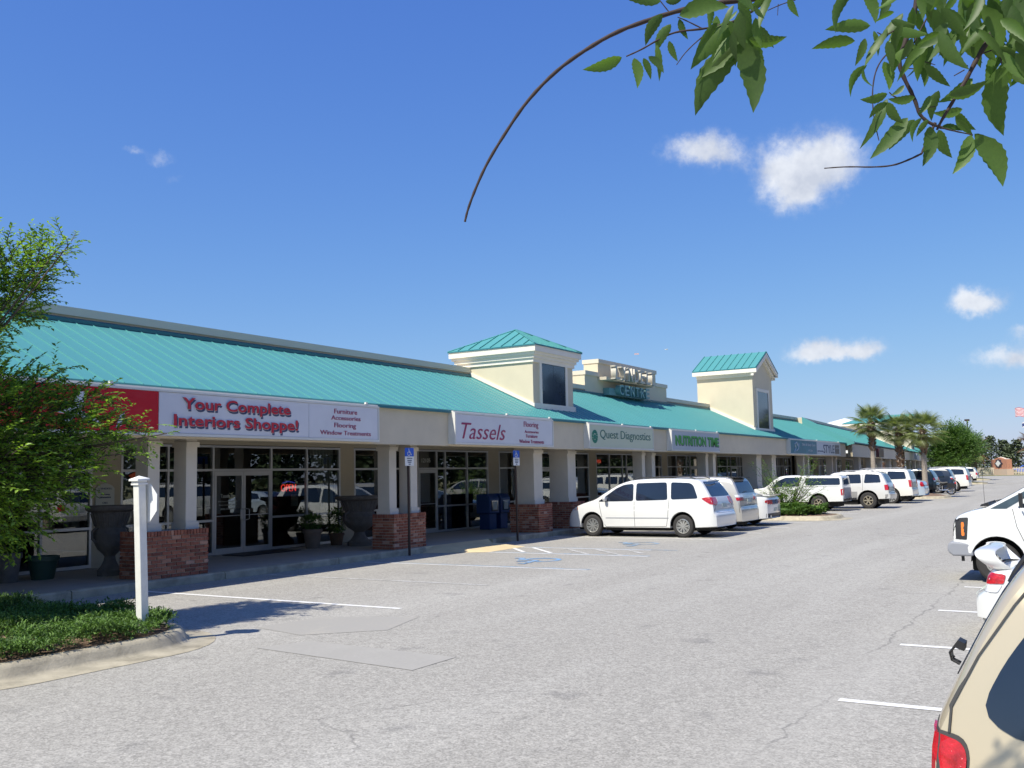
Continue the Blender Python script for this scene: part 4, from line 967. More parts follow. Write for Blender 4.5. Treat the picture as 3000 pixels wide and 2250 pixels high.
for z in (.4, 1.2): m_.box(0, L_, .02, .08, z, z+.1)
m_.build('rail', M['cap'], t, M=FP)
for i in range(150): inst('picket', pk, t, FP @ Matrix.Translation((i*L_/150, 0, 0)))
# small aircraft towing a banner
d_ = ray(1953, 1024).normalized()*900; t = thing('light_aircraft', 'tiny white aircraft high over the roofs', 'aircraft', Vector((0, 0, EYE))+d_)
A_ = Matrix.Translation(Vector((0, 0, EYE))+d_) @ Matrix.Rotation(R(-60), 4, 'Z') @ Matrix.Scale(.55, 4)
MB().tube([(-3.6, 0, 0), (-2, 0, .1), (1, 0, .1), (2.6, 0, 0)], [.15, .4, .6, .3], 8).build('fuselage', M['white'], t, M=A_)
MB().box(-.4, .9, -4.6, 4.6, .55, .68).build('wing', M['white'], t, M=A_); q = MB(); q.box(-3.6, -3.0, -1.4, 1.4, .1, .18); q.box(-3.6, -3.1, -.05, .05, .1, 1.1); q.build('tailplane', M['white'], t, M=A_)
d_ = ray(1865, 1037).normalized()*900; A2 = Matrix.Translation(Vector((0, 0, EYE))+d_) @ Matrix.Rotation(R(-60), 4, 'Z')
tag(MB().box(-2.1, 2.1, -.03, .03, -.6, .6).build('towed_banner', pmat('banner_pinkish', (.62, .42, .42), .8), M=A2), 'tiny faded advertising banner in the sky left of the aircraft', 'banner')
# ================================================================== VEHICLES
def chaikin(P, n=1, closed=False):
    for _ in range(n):
        Q = [] if closed else [P[0]]
        rng = range(len(P)) if closed else range(len(P)-1)
        for i in rng:
            a, b = P[i], P[(i+1) % len(P)]
            Q.append((a[0]*.75+b[0]*.25, a[1]*.75+b[1]*.25)); Q.append((a[0]*.25+b[0]*.75, a[1]*.25+b[1]*.75))
        if not closed: Q.append(P[-1])
        P = Q
    return P
def pl(pts, x):
    if x <= pts[0][0]: return pts[0][1]
    for (a, u), (b, v) in zip(pts[:-1], pts[1:]):
        if x <= b: return u+(v-u)*(x-a)/max(1e-6, b-a)
    return pts[-1][1]
def body_mesh(S, mat):
    L, Wd, H = S['L'], S['W']/2, S['H']; sill = S.get('sill', .26); Rw = S['R']; Ra = Rw+S.get('gap', .07); tum = S.get('tum', .17)
    prof = chaikin(S['prof'], 2)
    P = [prof[0]]
    for a, b in zip(prof[:-1], prof[1:]):
        n = max(1, int(math.hypot(b[0]-a[0], b[1]-a[1])/.11))
        for i in range(1, n+1): P.append((a[0]+(b[0]-a[0])*i/n, a[1]+(b[1]-a[1])*i/n))
    xs = []
    for xw in (S['xr'], S['xf']):
        xs += [xw-Ra-.004, xw+Ra+.004]+[xw+Ra*math.cos(math.pi*i/14) for i in range(15)]
    for xq in xs:
        for i in range(len(P)-1):
            if P[i][0] < xq < P[i+1][0]:
                f = (xq-P[i][0])/(P[i+1][0]-P[i][0])
                if min(f, 1-f)*(P[i+1][0]-P[i][0]) > .003: P.insert(i+1, (xq, P[i][1]+(P[i+1][1]-P[i][1])*f))
                break
    def zlow(x):
        z = sill+S.get('lift_r', .04)*max(0, 1-x/.9)+S.get('lift_f', .0)*max(0, 1-(L-x)/.9)
        for xw in (S['xr'], S['xf']):
            d = abs(x-xw)
            if d <= Ra: z = max(z, Rw+math.sqrt(max(0, Ra*Ra-d*d)))
        return z
    rr, rf = S.get('rr', .38), S.get('rf', .6); kr, kf = S.get('kr', .10), S.get('kf', .17)
    def wl(x):
        f = 1
        if x < rr: f -= kr*(1-x/rr)**2.2
        if L-x < rf: f -= kf*(1-(L-x)/rf)**2.2
        return Wd*f
    belt = lambda x: pl(S['belt'], x)
    def half(x, z):
        b = belt(x); w0 = wl(x)
        if z <= b: return w0*(1-.045*((z-.62)/.45)**2*(1 if z > .62 else .6))
        wb = w0*(1-.045*((b-.62)/.45)**2)
        return wb*(1-tum*((z-b)/max(.2, H-b))**1.15)
    V = []; NH = None; rings = []
    for i, (x, zt) in enumerate(P):
        zl = min(zlow(x), zt-.03); c = min(.055, .25*(zt-zl)); zs = zt-c; B = belt(x)
        Bq = min(B, zl+(zs-zl)*.82)
        ring = [(0, zl), (half(x, zl)-.05, zl), (half(x, zl), min(zl+.02, zs))]
        for k in range(1, 7): z = zl+.02+(Bq-zl-.02)*k/6; ring.append((half(x, z), z))
        for k in range(1, 6): z = Bq+(zs-Bq)*k/5; ring.append((half(x, z), z))
        wt = ring[-1][0]
        for fy, fz in ((.965, .55), (.90, .8), (.72, .93), (.45, .985), (0, 1)): ring.append((wt*fy, zs+c*fz))
        er = math.exp(-max(0, x)/.12)*S.get('bow_r', .05); ef = math.exp(-max(0, L-x)/.16)*S.get('bow_f', .11)
        pts = []
        for y, z in ring:
            q = (y/Wd)**2; pts.append((x+er*q-ef*q, y, z))
        rings.append(pts)
    NH = len(rings[0]); V = []
    for pts in rings:
        V += [(p[0], p[1], p[2]) for p in pts] + [(p[0], -p[1], p[2]) for p in reversed(pts[1:-1])]
    n = 2*NH-2; F = []
    for i in range(len(rings)-1):
        for k in range(n): F.append((i*n+k, i*n+(k+1) % n, (i+1)*n+(k+1) % n, (i+1)*n+k))
    F.append(tuple(range(n-1, -1, -1))); F.append(tuple((len(rings)-1)*n+k for k in range(n)))
    me = mesh('body', V, F, mat, True, 38)
    bvh = BVHTree.FromPolygons([Vector(v) for v in V], F)
    return me, bvh
def _cyl(s):
    def f(u, v):
        d = Vector((-math.cos(u), s*math.sin(u), 0)); return Vector((.75, s*.25, v)), d
    return f
AX = {'CL': _cyl(1), 'CR': _cyl(-1), 'L': lambda u, v: (Vector((u, 4, v)), Vector((0, -1, 0))), 'R': lambda u, v: (Vector((u, -4, v)), Vector((0, 1, 0))),
      'B': lambda u, v: (Vector((-4, u, v)), Vector((1, 0, 0))), 'F': lambda u, v: (Vector((12, u, v)), Vector((-1, 0, 0))), 'T': lambda u, v: (Vector((u, v, 5)), Vector((0, 0, -1)))}
def patch(bvh, poly, ax, mat, name, off=.006, cell=.1, rnd=0):
    if rnd: poly = roundc(poly, rnd)
    bm = bmesh.new(); vs_ = [bm.verts.new((p[0], p[1], 0)) for p in poly]; bm.faces.new(vs_)
    lo = [min(p[i] for p in poly) for i in (0, 1)]; hi = [max(p[i] for p in poly) for i in (0, 1)]
    for i in (0, 1):
        k = int((hi[i]-lo[i])/cell)
        for j in range(1, k+1):
            co = [0, 0, 0]; no = [0, 0, 0]; co[i] = lo[i]+(hi[i]-lo[i])*j/(k+1); no[i] = 1
            bmesh.ops.bisect_plane(bm, geom=bm.verts[:]+bm.edges[:]+bm.faces[:], plane_co=co, plane_no=no)
    nr = {}
    bm.verts.index_update()
    for v in bm.verts:
        o, d = AX[ax](v.co.x, v.co.y); h, n, _, _ = bvh.ray_cast(o, d)
        if h is None:
            h, n, _, _ = bvh.find_nearest(o+d*(4 if ax in 'LR' else 4)); n = -d
        if (n.dot(d) > 0) != (ax[0] == 'C'): n = -n
        nr[v] = n; v.co = h+n*off
    ed = [e for e in bm.edges if e.is_boundary]
    r_ = bmesh.ops.extrude_edge_only(bm, edges=ed)
    for v in [g for g in r_['geom'] if isinstance(g, bmesh.types.BMVert)]:
        h, n, _, _ = bvh.find_nearest(v.co); v.co = v.co-(n if n.dot(v.co-h) > 0 else -n)*(off+.012)
    me = bpy.data.meshes.new(name); bm.to_mesh(me); bm.free(); me.materials.append(mat)
    me.polygons.foreach_set('use_smooth', [True]*len(me.polygons)); me.set_sharp_from_angle(angle=R(40)); me.update()
    return me
def roundc(poly, r):
    out = []; n = len(poly)
    for i in range(n):
        a, b, c = (Vector(poly[(i+k) % n]) for k in (-1, 0, 1))
        d1 = min(r, (a-b).length*.45); d2 = min(r, (c-b).length*.45); p = b+(a-b).normalized()*d1; q = b+(c-b).normalized()*d2
        for t in (0, .33, .67, 1): out.append(tuple(p*(1-t)**2+b*2*t*(1-t)+q*t*t))
    return out
def mirror_y(poly): return [(-a, b) for a, b in poly][::-1]
_wheels = {}
def wheel_meshes(Rw, rr, style, rimmat, wd=.21):
    key = (Rw, rr, style, rimmat.name)
    if key in _wheels: return _wheels[key]
    h = wd/2
    ty = MB(); ty.lathe([(rr-.01, -h+.02), (rr+.012, -h), (Rw-.045, -h), (Rw-.012, -h+.02), (Rw, -h+.05), (Rw, h-.05), (Rw-.012, h-.02), (Rw-.045, h), (rr+.012, h), (rr-.01, h-.02), (rr-.03, 0), (rr-.01, -h+.02)], (0, 0, 0), 'y', 30)
    tm = ty.mesh('tyre', M['tyre'], True, 30)
    rm = MB(); rm.lathe([(rr+.006, h-.006), (rr-.012, h-.002), (rr-.022, h-.03), (rr-.03, 0)], (0, 0, 0), 'y', 30)
    n, sw, kind = style
    for i in range(n):
        a = 2*math.pi*i/n; ca, sa = math.cos(a), math.sin(a)
        for s in ((0,) if kind == 1 else (-1, 1)):
            o = s*sw*.9
            def Pt(r_, t_, y): return (r_*ca-t_*sa, y, r_*sa+t_*ca)
            t0, t1 = sw*.55, sw*(.55 if kind == 1 else .45)
            r0, r1 = .03, rr-.012; o1 = o*1.5
            V = [Pt(r0, o*.5-t0, h-.022), Pt(r0, o*.5+t0, h-.022), Pt(r1, o1+t1, h-.012), Pt(r1, o1-t1, h-.012), Pt(r0, o*.5-t0*1.3, h-.07), Pt(r0, o*.5+t0*1.3, h-.07), Pt(r1, o1+t1*1.3, h-.06), Pt(r1, o1-t1*1.3, h-.06)]
            rm.add(V, [(0, 1, 2, 3), (0, 4, 5, 1), (1, 5, 6, 2), (2, 6, 7, 3), (3, 7, 4, 0)])
    rm.lathe([(0, h-.012), (.045, h-.014), (.05, h-.05)], (0, 0, 0), 'y', 16)
    r_ = rm.mesh('rim', rimmat, True, 30)
    bk = MB(); bk.lathe([(0, h-.085), (rr-.02, h-.085)], (0, 0, 0), 'y', 24); bk = bk.mesh('brake_disc', M['under'])
    _wheels[key] = (tm, r_, bk); return _wheels[key]
def add_wheels(t, S, Wt):
    tm, rm, bk = wheel_meshes(S['R'], S['rr_'], S['style'], M[S.get('rimmat', 'rim')])
    for x in (S['xr'], S['xf']):
        for s in (1, -1):
            Mx = Wt @ Matrix.Translation((x, s*(S['W']/2-.13), S['R'])) @ (Matrix.Identity(4) if s > 0 else Matrix.Rotation(math.pi, 4, 'Z'))
            w_ = inst('wheel', tm, t, Mx); inst('rim', rm, w_, Mx); inst('brake_disc', bk, w_, Mx)
def car(name, label, cat, S, pt, pos, rz, scale, extra=None, lower=None):
    t = thing(name, label, cat, pos, rz, None, scale); Wt = WM[t.name]
    bm_, bvh = body_mesh(S, M[pt])
    body = inst('body', bm_, t, Wt)
    def P(poly, ax, mat, nm, par=None, **k): return inst(nm, patch(bvh, poly, ax, M[mat] if isinstance(mat, str) else mat, nm, **k), par or t, Wt)
    both = lambda poly, mat, nm, **k: [P(poly, a, mat, nm, **k) for a in 'LR']
    L, Wd = S['L'], S['W']
    for w_ in S.get('win', []): both(w_, 'carglass', 'side_window', rnd=.07, off=.004, cell=.16)
    if S.get('ws'):
        for nm, poly in (('windscreen', S['ws']),):
            P(poly, 'T', 'carglass2', nm, rnd=.08, off=.004, cell=.16)
    if S.get('rw'): P(S['rw'], 'B', 'carglass', 'rear_window', rnd=.09, off=.004, cell=.12)
    if S.get('rwT'): P(S['rwT'], 'T', 'carglass', 'rear_window', rnd=.08, off=.004, cell=.14)
    for poly, mt in S.get('tailside', []): both(poly, mt, 'tail_lamp', rnd=.03, off=.012, cell=.07)
    for poly, mt in S.get('tailrear', []):
        P(poly, 'B', mt, 'tail_lamp', rnd=.03, off=.012, cell=.07); P(mirror_y(poly), 'B', mt, 'tail_lamp', rnd=.03, off=.012, cell=.07)
    for poly, mt in S.get('tailcyl', []):
        for a in ('CL', 'CR'): P(poly, a, mt, 'tail_lamp', rnd=.03, off=.012, cell=.06)
    for poly, mt in S.get('headside', []): both(poly, mt, 'headlamp', rnd=.03, off=.01, cell=.08)
    for poly, mt in S.get('headfront', []):
        P(poly, 'F', mt, 'headlamp', rnd=.03, off=.01, cell=.08); P(mirror_y(poly), 'F', mt, 'headlamp', rnd=.03, off=.01, cell=.08)
    for poly, mt, nm in S.get('rear', []): P(poly, 'B', mt, nm, off=.012, cell=.1)
    for poly, mt, nm in S.get('front', []): P(poly, 'F', mt, nm, off=.01, cell=.1)
    for poly, mt, nm in S.get('side', []): both(poly, mt, nm, off=.008, cell=.12)
    for x0, z0, x1, z1 in S.get('seams', []):
        d = Vector((x1-x0, z1-z0)); nn = Vector((-d.y, d.x)).normalized()*.006
        both([(x0-nn.x, z0-nn.y), (x1-nn.x, z1-nn.y), (x1+nn.x, z1+nn.y), (x0+nn.x, z0+nn.y)], 'seam', 'door_gap', cell=.25) if False else [P([(x0-nn.x, z0-nn.y), (x1-nn.x, z1-nn.y), (x1+nn.x, z1+nn.y), (x0+nn.x, z0+nn.y)], a, 'seam', 'door_gap', off=.002, cell=.2) for a in 'LR']
    for x, z in S.get('handles', []): both([(x-.08, z-.012), (x+.08, z-.012), (x+.08, z+.012), (x-.08, z+.012)], pt, 'door_handle')
    if S.get('mirror'):
        x, z = S['mirror']
        for s in (1, -1):
            h, n, _, _ = bvh.ray_cast(Vector((x, 4*s, z)), Vector((0, -s, 0))); y = abs(h.y)
            mb = MB(); mb.lathe([(0, -.05), (.05, -.045), (.075, 0), (.06, .05), (0, .06)], (0, 0, 0), 'y', 12)
            mm = Wt @ Matrix.Translation((x, s*(y+.10), z+.06)) @ Matrix.Rotation(math.pi/2, 4, 'Z') @ Matrix.Diagonal((1.5, 1, 1.15, 1))
            mo = mb.build('mirror', M[S.get('mirmat', pt)], t, True, 40, mm)
            MB().tube([(x, s*(y-.02), z), (x, s*(y+.08), z+.03)], .02, 6).build('mirror_arm', M['black'], mo, M=Wt)
    ub = MB(); ub.box(.35, L-.4, -Wd/2+.27, Wd/2-.27, .2, .8); ub.box(S['xr']+S['R']+.12, S['xf']-S['R']-.12, -Wd/2+.12, Wd/2-.12, .19, .5)
    ub.build('underbody', M['under'], t, M=Wt)
    for x in (S['xr'], S['xf']):
        ar = MB(); Ra = S['R']+S.get('gap', .07)-.004
        for s in (1, -1):
            V = []; F = []
            for k in range(15):
                a = math.pi*k/14
                for y in (Wd/2-.03, Wd/2-.3): V.append((x+Ra*math.cos(a), s*y, S['R']+Ra*math.sin(a)))
            F = [(2*k, 2*k+1, 2*k+3, 2*k+2) for k in range(14)]
            ar.add(V, F); ar.box(x-Ra, x+Ra, min(s*(Wd/2-.3), s*(Wd/2-.29)), max(s*(Wd/2-.3), s*(Wd/2-.29)), .22, S['R']+Ra*.98)
        ar.build('wheel_arch', M['under'], t, M=Wt)
    add_wheels(t, S, Wt)
    if S.get('rails'):
        x0, x1, y, z = S['rails']
        for s in (1, -1):
            MB().tube([(x0, s*y, z-.03), (x0+.2, s*y, z+.035), (x1-.25, s*y, z+.04), (x1, s*y, z-.02)], .018, 6).build('roof_rail', M[S.get('railmat', 'bumpergrey')], t, M=Wt)
        for xc in (x0+.45, (x0+x1)/2+.3): MB().tube([(xc, -y, z+.03), (xc-.04, 0, z+.05), (xc, y, z+.03)], .016, 6).build('roof_crossbar', M['black'], t, M=Wt)
    if S.get('lowpanel'):
        z0, z1, mt = S['lowpanel']; xr, xf, rr_ = S['xr'], S['xf'], S['R']+.09
        both([(xr+rr_, z0), (xf-rr_, z0), (xf-rr_, z1), (xr+rr_, z1)], mt, 'lower_cladding')
    if extra: extra(t, Wt, P, both, bvh)
    return t
def rect(a, b, c, d): return [(a, c), (b, c), (b, d), (a, d)]
MINI = dict(L=5.08, W=1.93, H=1.72, R=.33, rr_=.205, xr=1.08, xf=4.11, sill=.27, style=(9, .03, 2), tum=.17,
    prof=[(.02, .40), (0, .52), (.0, .66), (.09, .74), (.10, .95), (.17, 1.12), (.30, 1.33), (.50, 1.60), (.66, 1.68), (1.3, 1.715), (2.3, 1.72), (2.85, 1.68), (3.25, 1.56), (3.7, 1.31), (4.02, 1.12), (4.25, 1.06), (4.65, .94), (4.92, .79), (5.03, .62), (5.07, .48), (5.05, .34)],
    belt=[(0, 1.13), (.8, 1.11), (3.9, 1.0), (5, .9)],
    win=[[(3.90, 1.045), (3.62, 1.215), (3.28, 1.44), (3.02, 1.545), (2.70, 1.575), (2.68, 1.06)], [(2.60, 1.065), (2.60, 1.585), (1.60, 1.60), (1.55, 1.09)], [(1.44, 1.095), (1.46, 1.60), (.86, 1.57), (.74, 1.50), (.58, 1.12)]],
    ws=[(4.10, -.70), (4.16, 0), (4.10, .70), (3.32, .60), (3.26, 0), (3.32, -.60)],
    rw=[(-.80, 1.17), (.80, 1.17), (.66, 1.60), (-.66, 1.60)],
    tailcyl=[([(.40, .99), (.62, .91), (.90, .96), (1.18, 1.12), (1.0, 1.155), (.42, 1.14)], 'tail')],
    rear=[(rect(-.48, .48, 1.02, 1.13), 'signgrey', 'tailgate_garnish'), (rect(-.18, .18, .84, .97), 'plate', 'licence_plate'), (rect(-.6, .6, .705, .735), 'lens', 'bumper_step')],
    headside=[([(4.62, .80), (4.98, .72), (4.90, .86), (4.66, .96)], 'lens'), ([(4.60, .80), (4.72, .80), (4.74, .93), (4.62, .96)], 'amber')],
    front=[(rect(-.5, .5, .45, .58), 'black', 'grille')],
    side=[(rect(1.52, 3.62, .555, .575), 'bumpergrey', 'rub_strip')],
    seams=[(2.64, .30, 2.65, 1.05), (3.72, .42, 3.86, 1.03), (1.55, .55, 1.5, 1.08), (1.55, .55, 1.6, .32), (1.6, .32, 3.62, .30), (.10, .60, .12, .92), (3.62, .30, 3.72, .42)],
    handles=[(2.85, .96), (2.40, .96)], mirror=(3.62, 1.08), mirmat='p_white', rails=(.75, 2.75, .62, 1.715), railmat='black')
def ex_minivan(t, Wt, P, both, bvh):
    MB().tube([(.42, -.5, 1.62), (.36, 0, 1.64), (.42, .5, 1.62)], [.02, .035, .02], 6).build('spoiler', M['p_white'], t, M=Wt)
PZ = R(90)
minivan = car('minivan', 'white minivan with black roof rails and red corner lamps, nearest car at the arcade', 'minivan', MINI, 'p_white', (25.53, 8.78, 0), PZ, (.90, .925, .935), ex_minivan)
OD = dict(MINI); OD.update(W=1.95, H=1.75, style=(7, .035, 1), rails=None, side=[], mirmat='p_champ',
    prof=[(.02, .38), (0, .50), (.0, .70), (.06, .78), (.07, 1.0), (.13, 1.2), (.33, 1.60), (.46, 1.71), (1.3, 1.75), (2.3, 1.75), (2.85, 1.70), (3.25, 1.58), (3.7, 1.33), (4.02, 1.14), (4.25, 1.07), (4.65, .97), (4.92, .82), (5.03, .65), (5.07, .48), (5.05, .34)],
    rw=[(-.80, 1.20), (.80, 1.20), (.66, 1.66), (-.66, 1.66)],
    tailcyl=[([(.42, .97), (.88, .97), (.90, 1.07), (.42, 1.07)], 'tail'), ([(.42, 1.075), (.90, 1.075), (.94, 1.15), (.42, 1.16)], 'lens')], tailside=[], tailrear=[],
    rear=[(rect(-.5, .5, .80, .815), 'seam', 'tailgate_gap'), (rect(-.18, .18, .90, 1.02), 'plate', 'licence_plate')])
def ex_od(t, Wt, P, both, bvh):
    MB().box(.22, .55, -.62, .62, 1.69, 1.715).build('spoiler', M['black'], t, M=Wt)
    MB().tube([(.17, -.1, 1.25), (.12, .35, 1.24)], .012, 5).build('wiper', M['black'], t, M=Wt)
odyssey = car('minivan', 'champagne silver minivan with a black rear spoiler, right behind the nearest white minivan', 'minivan', OD, 'p_champ', (28.32, 9.0, 0), PZ, (.88, .925, .925), ex_od)
MUS = dict(kr=.19, rr=.55, bow_r=.10, L=4.78, W=1.87, H=1.40, R=.34, rr_=.23, xr=1.05, xf=3.77, sill=.22, style=(5, .05, 1), tum=.3,
    prof=[(.10, .28), (.03, .42), (0, .70), (.03, .93), (.10, .995), (.5, 1.02), (.8, 1.06), (1.25, 1.27), (1.6, 1.37), (2.0, 1.40), (2.4, 1.36), (2.95, 1.06), (3.15, 1.0), (3.8, .97), (4.4, .88), (4.68, .76), (4.76, .58), (4.74, .3)],
    belt=[(0, .93), (1.2, .97), (3, .93), (4.7, .8)], win=[[(1.5, 1.02), (1.85, 1.30), (2.3, 1.30), (2.85, .98)]],
    ws=[(3.05, -.62), (3.1, 0), (3.05, .62), (2.45, .5), (2.42, 0), (2.45, -.5)], rwT=[(.85, -.55), (.82, 0), (.85, .55), (1.5, .47), (1.52, 0), (1.5, -.47)],
    tailrear=[([(.34, .74), (.44, .74), (.42, .89), (.32, .89)], 'tail'), ([(.47, .74), (.58, .74), (.56, .89), (.45, .89)], 'tail'), ([(.61, .75), (.76, .76), (.74, .89), (.59, .89)], 'tail')],
    tailside=[([(.0, .78), (.14, .80), (.14, .88), (.0, .90)], 'tail')],
    rear=[(rect(-.32, .32, .74, .89), 'navy', 'tail_panel'), (rect(-.8, .8, .30, .43), 'black', 'diffuser'), (rect(-.17, .17, .50, .62), 'plate', 'licence_plate'), (rect(-.06, .06, .77, .87), 'chrome', 'round_badge')],
    headside=[([(4.45, .66), (4.72, .64), (4.66, .76), (4.5, .8)], 'lens')], seams=[(1.75, .3, 1.7, .97), (3.0, .3, 3.02, .95)], mirror=(2.78, 1.0), handles=[(1.9, .86)])
def ex_mus(t, Wt, P, both, bvh):
    MB().prism([(.02, 1.03), (.26, 1.045), (.24, 1.075), (.0, 1.07)], 'y', -.66, .66).build('spoiler', M['p_white'], t, M=Wt)
    MB().tube([(.02, .55, .33), (.22, .55, .33)], .045, 10).build('exhaust', M['chrome'], t, M=Wt)
mustang = car('sports_coupe', 'white sports coupe with triple red tail lamps beside the planted island', 'coupe', MUS, 'p_white', (31.0, 9.05, 0), PZ, .925, ex_mus)
PK = dict(L=5.1, W=1.76, H=1.66, R=.36, rr_=.20, xr=1.15, xf=4.25, sill=.42, style=(6, .035, 1), rimmat='rimgold', tum=.12, kr=.03, rr=.15, gap=.09, lift_r=.02,
    prof=[(.04, .52), (0, .58), (.0, .98), (.02, 1.10), (.05, 1.50), (.12, 1.60), (.3, 1.62), (1.8, 1.63), (2.0, 1.66), (2.7, 1.66), (3.05, 1.58), (3.55, 1.16), (3.7, 1.09), (4.5, 1.02), (4.92, .92), (5.06, .7), (5.08, .5), (5.06, .42)],
    belt=[(0, 1.12), (3.5, 1.06), (5, .95)], win=[[(.16, 1.19), (.18, 1.50), (1.72, 1.52), (1.72, 1.19)], [(1.98, 1.14), (2.0, 1.56), (2.62, 1.56), (2.95, 1.42), (3.3, 1.12)]],
    ws=[(3.56, -.66), (3.6, 0), (3.56, .66), (3.1, .58), (3.06, 0), (3.1, -.58)],
    rear=[(rect(-.62, .62, 1.2, 1.5), 'carglass2', 'shell_rear_window'), (rect(-.66, .66, .60, 1.06), 'bumpergrey', 'tailgate'), (rect(-.8, .8, .46, .56), 'black', 'step_bumper')],
    tailside=[([(.01, .72), (.13, .72), (.15, 1.0), (.02, 1.02)], 'tail')], tailrear=[([(.70, .72), (.86, .72), (.86, 1.0), (.70, 1.0)], 'tail')],
    headside=[([(4.85, .75), (5.05, .74), (5.0, .9), (4.85, .93)], 'lens')], seams=[(1.85, .46, 1.85, 1.6), (.02, 1.135, 1.8, 1.135), (2.0, .46, 2.0, 1.1), (3.35, .46, 3.4, 1.08)], mirror=(3.2, 1.14), handles=[(2.15, 1.0)])
def ex_pk(t, Wt, P, both, bvh):
    MB().box(-.28, -.05, -.4, .1, .5, .58).build('hitch_step', M['black'], t, M=Wt)
pickup = car('pickup_truck', 'white pickup truck with a windowed camper shell just beyond the planted island', 'pickup', PK, 'p_white', (42.35, 9.25, 0), PZ, .925, ex_pk)
RUN = dict(L=4.6, W=1.74, H=1.74, R=.38, rr_=.215, xr=1.02, xf=3.70, sill=.42, style=(6, .045, 1), tum=.2, rimmat='rimgold', gap=.09,
    prof=[(.05, .48), (0, .55), (.0, .68), (.07, .72), (.09, 1.05), (.16, 1.18), (.36, 1.60), (.5, 1.71), (1.3, 1.745), (2.4, 1.73), (2.7, 1.67), (3.15, 1.26), (3.3, 1.17), (4.1, 1.08), (4.45, .96), (4.57, .7), (4.58, .5)],
    belt=[(0, 1.14), (4, 1.05)], win=[[(2.10, 1.17), (2.12, 1.60), (2.62, 1.58), (3.06, 1.18)], [(1.30, 1.19), (1.34, 1.61), (2.02, 1.61), (2.02, 1.18)], [(.42, 1.21), (.50, 1.58), (1.12, 1.62), (1.18, 1.19)]],
    ws=[(3.2, -.64), (3.24, 0), (3.2, .64), (2.78, .55), (2.74, 0), (2.78, -.55)], rw=[(-.60, 1.2), (.60, 1.2), (.50, 1.60), (-.50, 1.60)],
    tailcyl=[([(.56, .86), (.88, .86), (.88, 1.10), (.58, 1.12)], 'tail')],
    rear=[(rect(-.18, .18, .82, .95), 'plate', 'licence_plate'), (rect(-.6, .6, .70, .72), 'seam', 'tailgate_gap')],
    headside=[([(4.2, .80), (4.52, .78), (4.45, .95), (4.22, 1.0)], 'lens')], seams=[(2.06, .5, 2.05, 1.6), (1.25, .85, 1.22, 1.6), (2.9, .5, 2.98, 1.14)], handles=[(2.25, 1.02), (1.42, 1.02)], mirror=(2.85, 1.2), rails=(.7, 2.3, .56, 1.745), lowpanel=(.44, .80, 'p_silver'))
def ex_run(t, Wt, P, both, bvh):
    MB().box(-.04, .12, -.80, .80, .52, .70).build('rear_bumper', M['chrome'], t, M=Wt) if False else None
    P(rect(-.86, .86, .50, .66), 'B', 'p_silver', 'rear_bumper', off=.03)
run1 = car('off_road_wagon', 'white and silver off-road wagon with champagne alloy wheels beside the camper-shell pickup', 'SUV', RUN, 'p_offwhite', (45.15, 7.9, 0), PZ, .94, ex_run)
ESC = dict(L=5.14, W=2.0, H=1.86, R=.41, rr_=.29, xr=1.15, xf=4.10, sill=.38, style=(7, .04, 2), tum=.15, gap=.07, kr=.06,
    prof=[(.06, .42), (0, .55), (.0, .76), (.05, .80), (.06, 1.1), (.10, 1.28), (.24, 1.74), (.36, 1.82), (1.3, 1.86), (2.7, 1.84), (3.0, 1.78), (3.5, 1.32), (3.66, 1.25), (4.6, 1.17), (4.95, 1.05), (5.1, .8), (5.12, .5)],
    belt=[(0, 1.24), (4, 1.15)], win=[[(2.35, 1.26), (2.38, 1.70), (2.9, 1.68), (3.35, 1.27)], [(1.42, 1.27), (1.46, 1.72), (2.27, 1.71), (2.26, 1.26)], [(.34, 1.30), (.42, 1.68), (1.26, 1.72), (1.32, 1.28)]],
    ws=[(3.52, -.74), (3.56, 0), (3.52, .74), (3.05, .66), (3.0, 0), (3.05, -.66)], rw=[(-.74, 1.28), (.74, 1.28), (.66, 1.72), (-.66, 1.72)],
    tailcyl=[([(.66, .88), (.92, .88), (.92, 1.24), (.66, 1.24)], 'tail')],
    rear=[(rect(-.2, .2, .95, 1.08), 'plate', 'licence_plate'), (rect(-.8, .8, .78, .80), 'seam', 'tailgate_gap')],
    headside=[([(4.7, .85), (5.05, .82), (5.0, 1.05), (4.72, 1.1)], 'lens')], seams=[(2.31, .5, 2.31, 1.7), (1.37, .95, 1.36, 1.7), (3.2, .5, 3.3, 1.22)], handles=[(2.5, 1.12), (1.6, 1.12)], mirror=(3.1, 1.3), rails=(.6, 2.7, .68, 1.86))
esc = car('large_suv', 'large pearl white SUV with tall red tail lamps and big multi-spoke wheels', 'SUV', ESC, 'p_pearl', (51.5, 7.95, 0), PZ, .93)
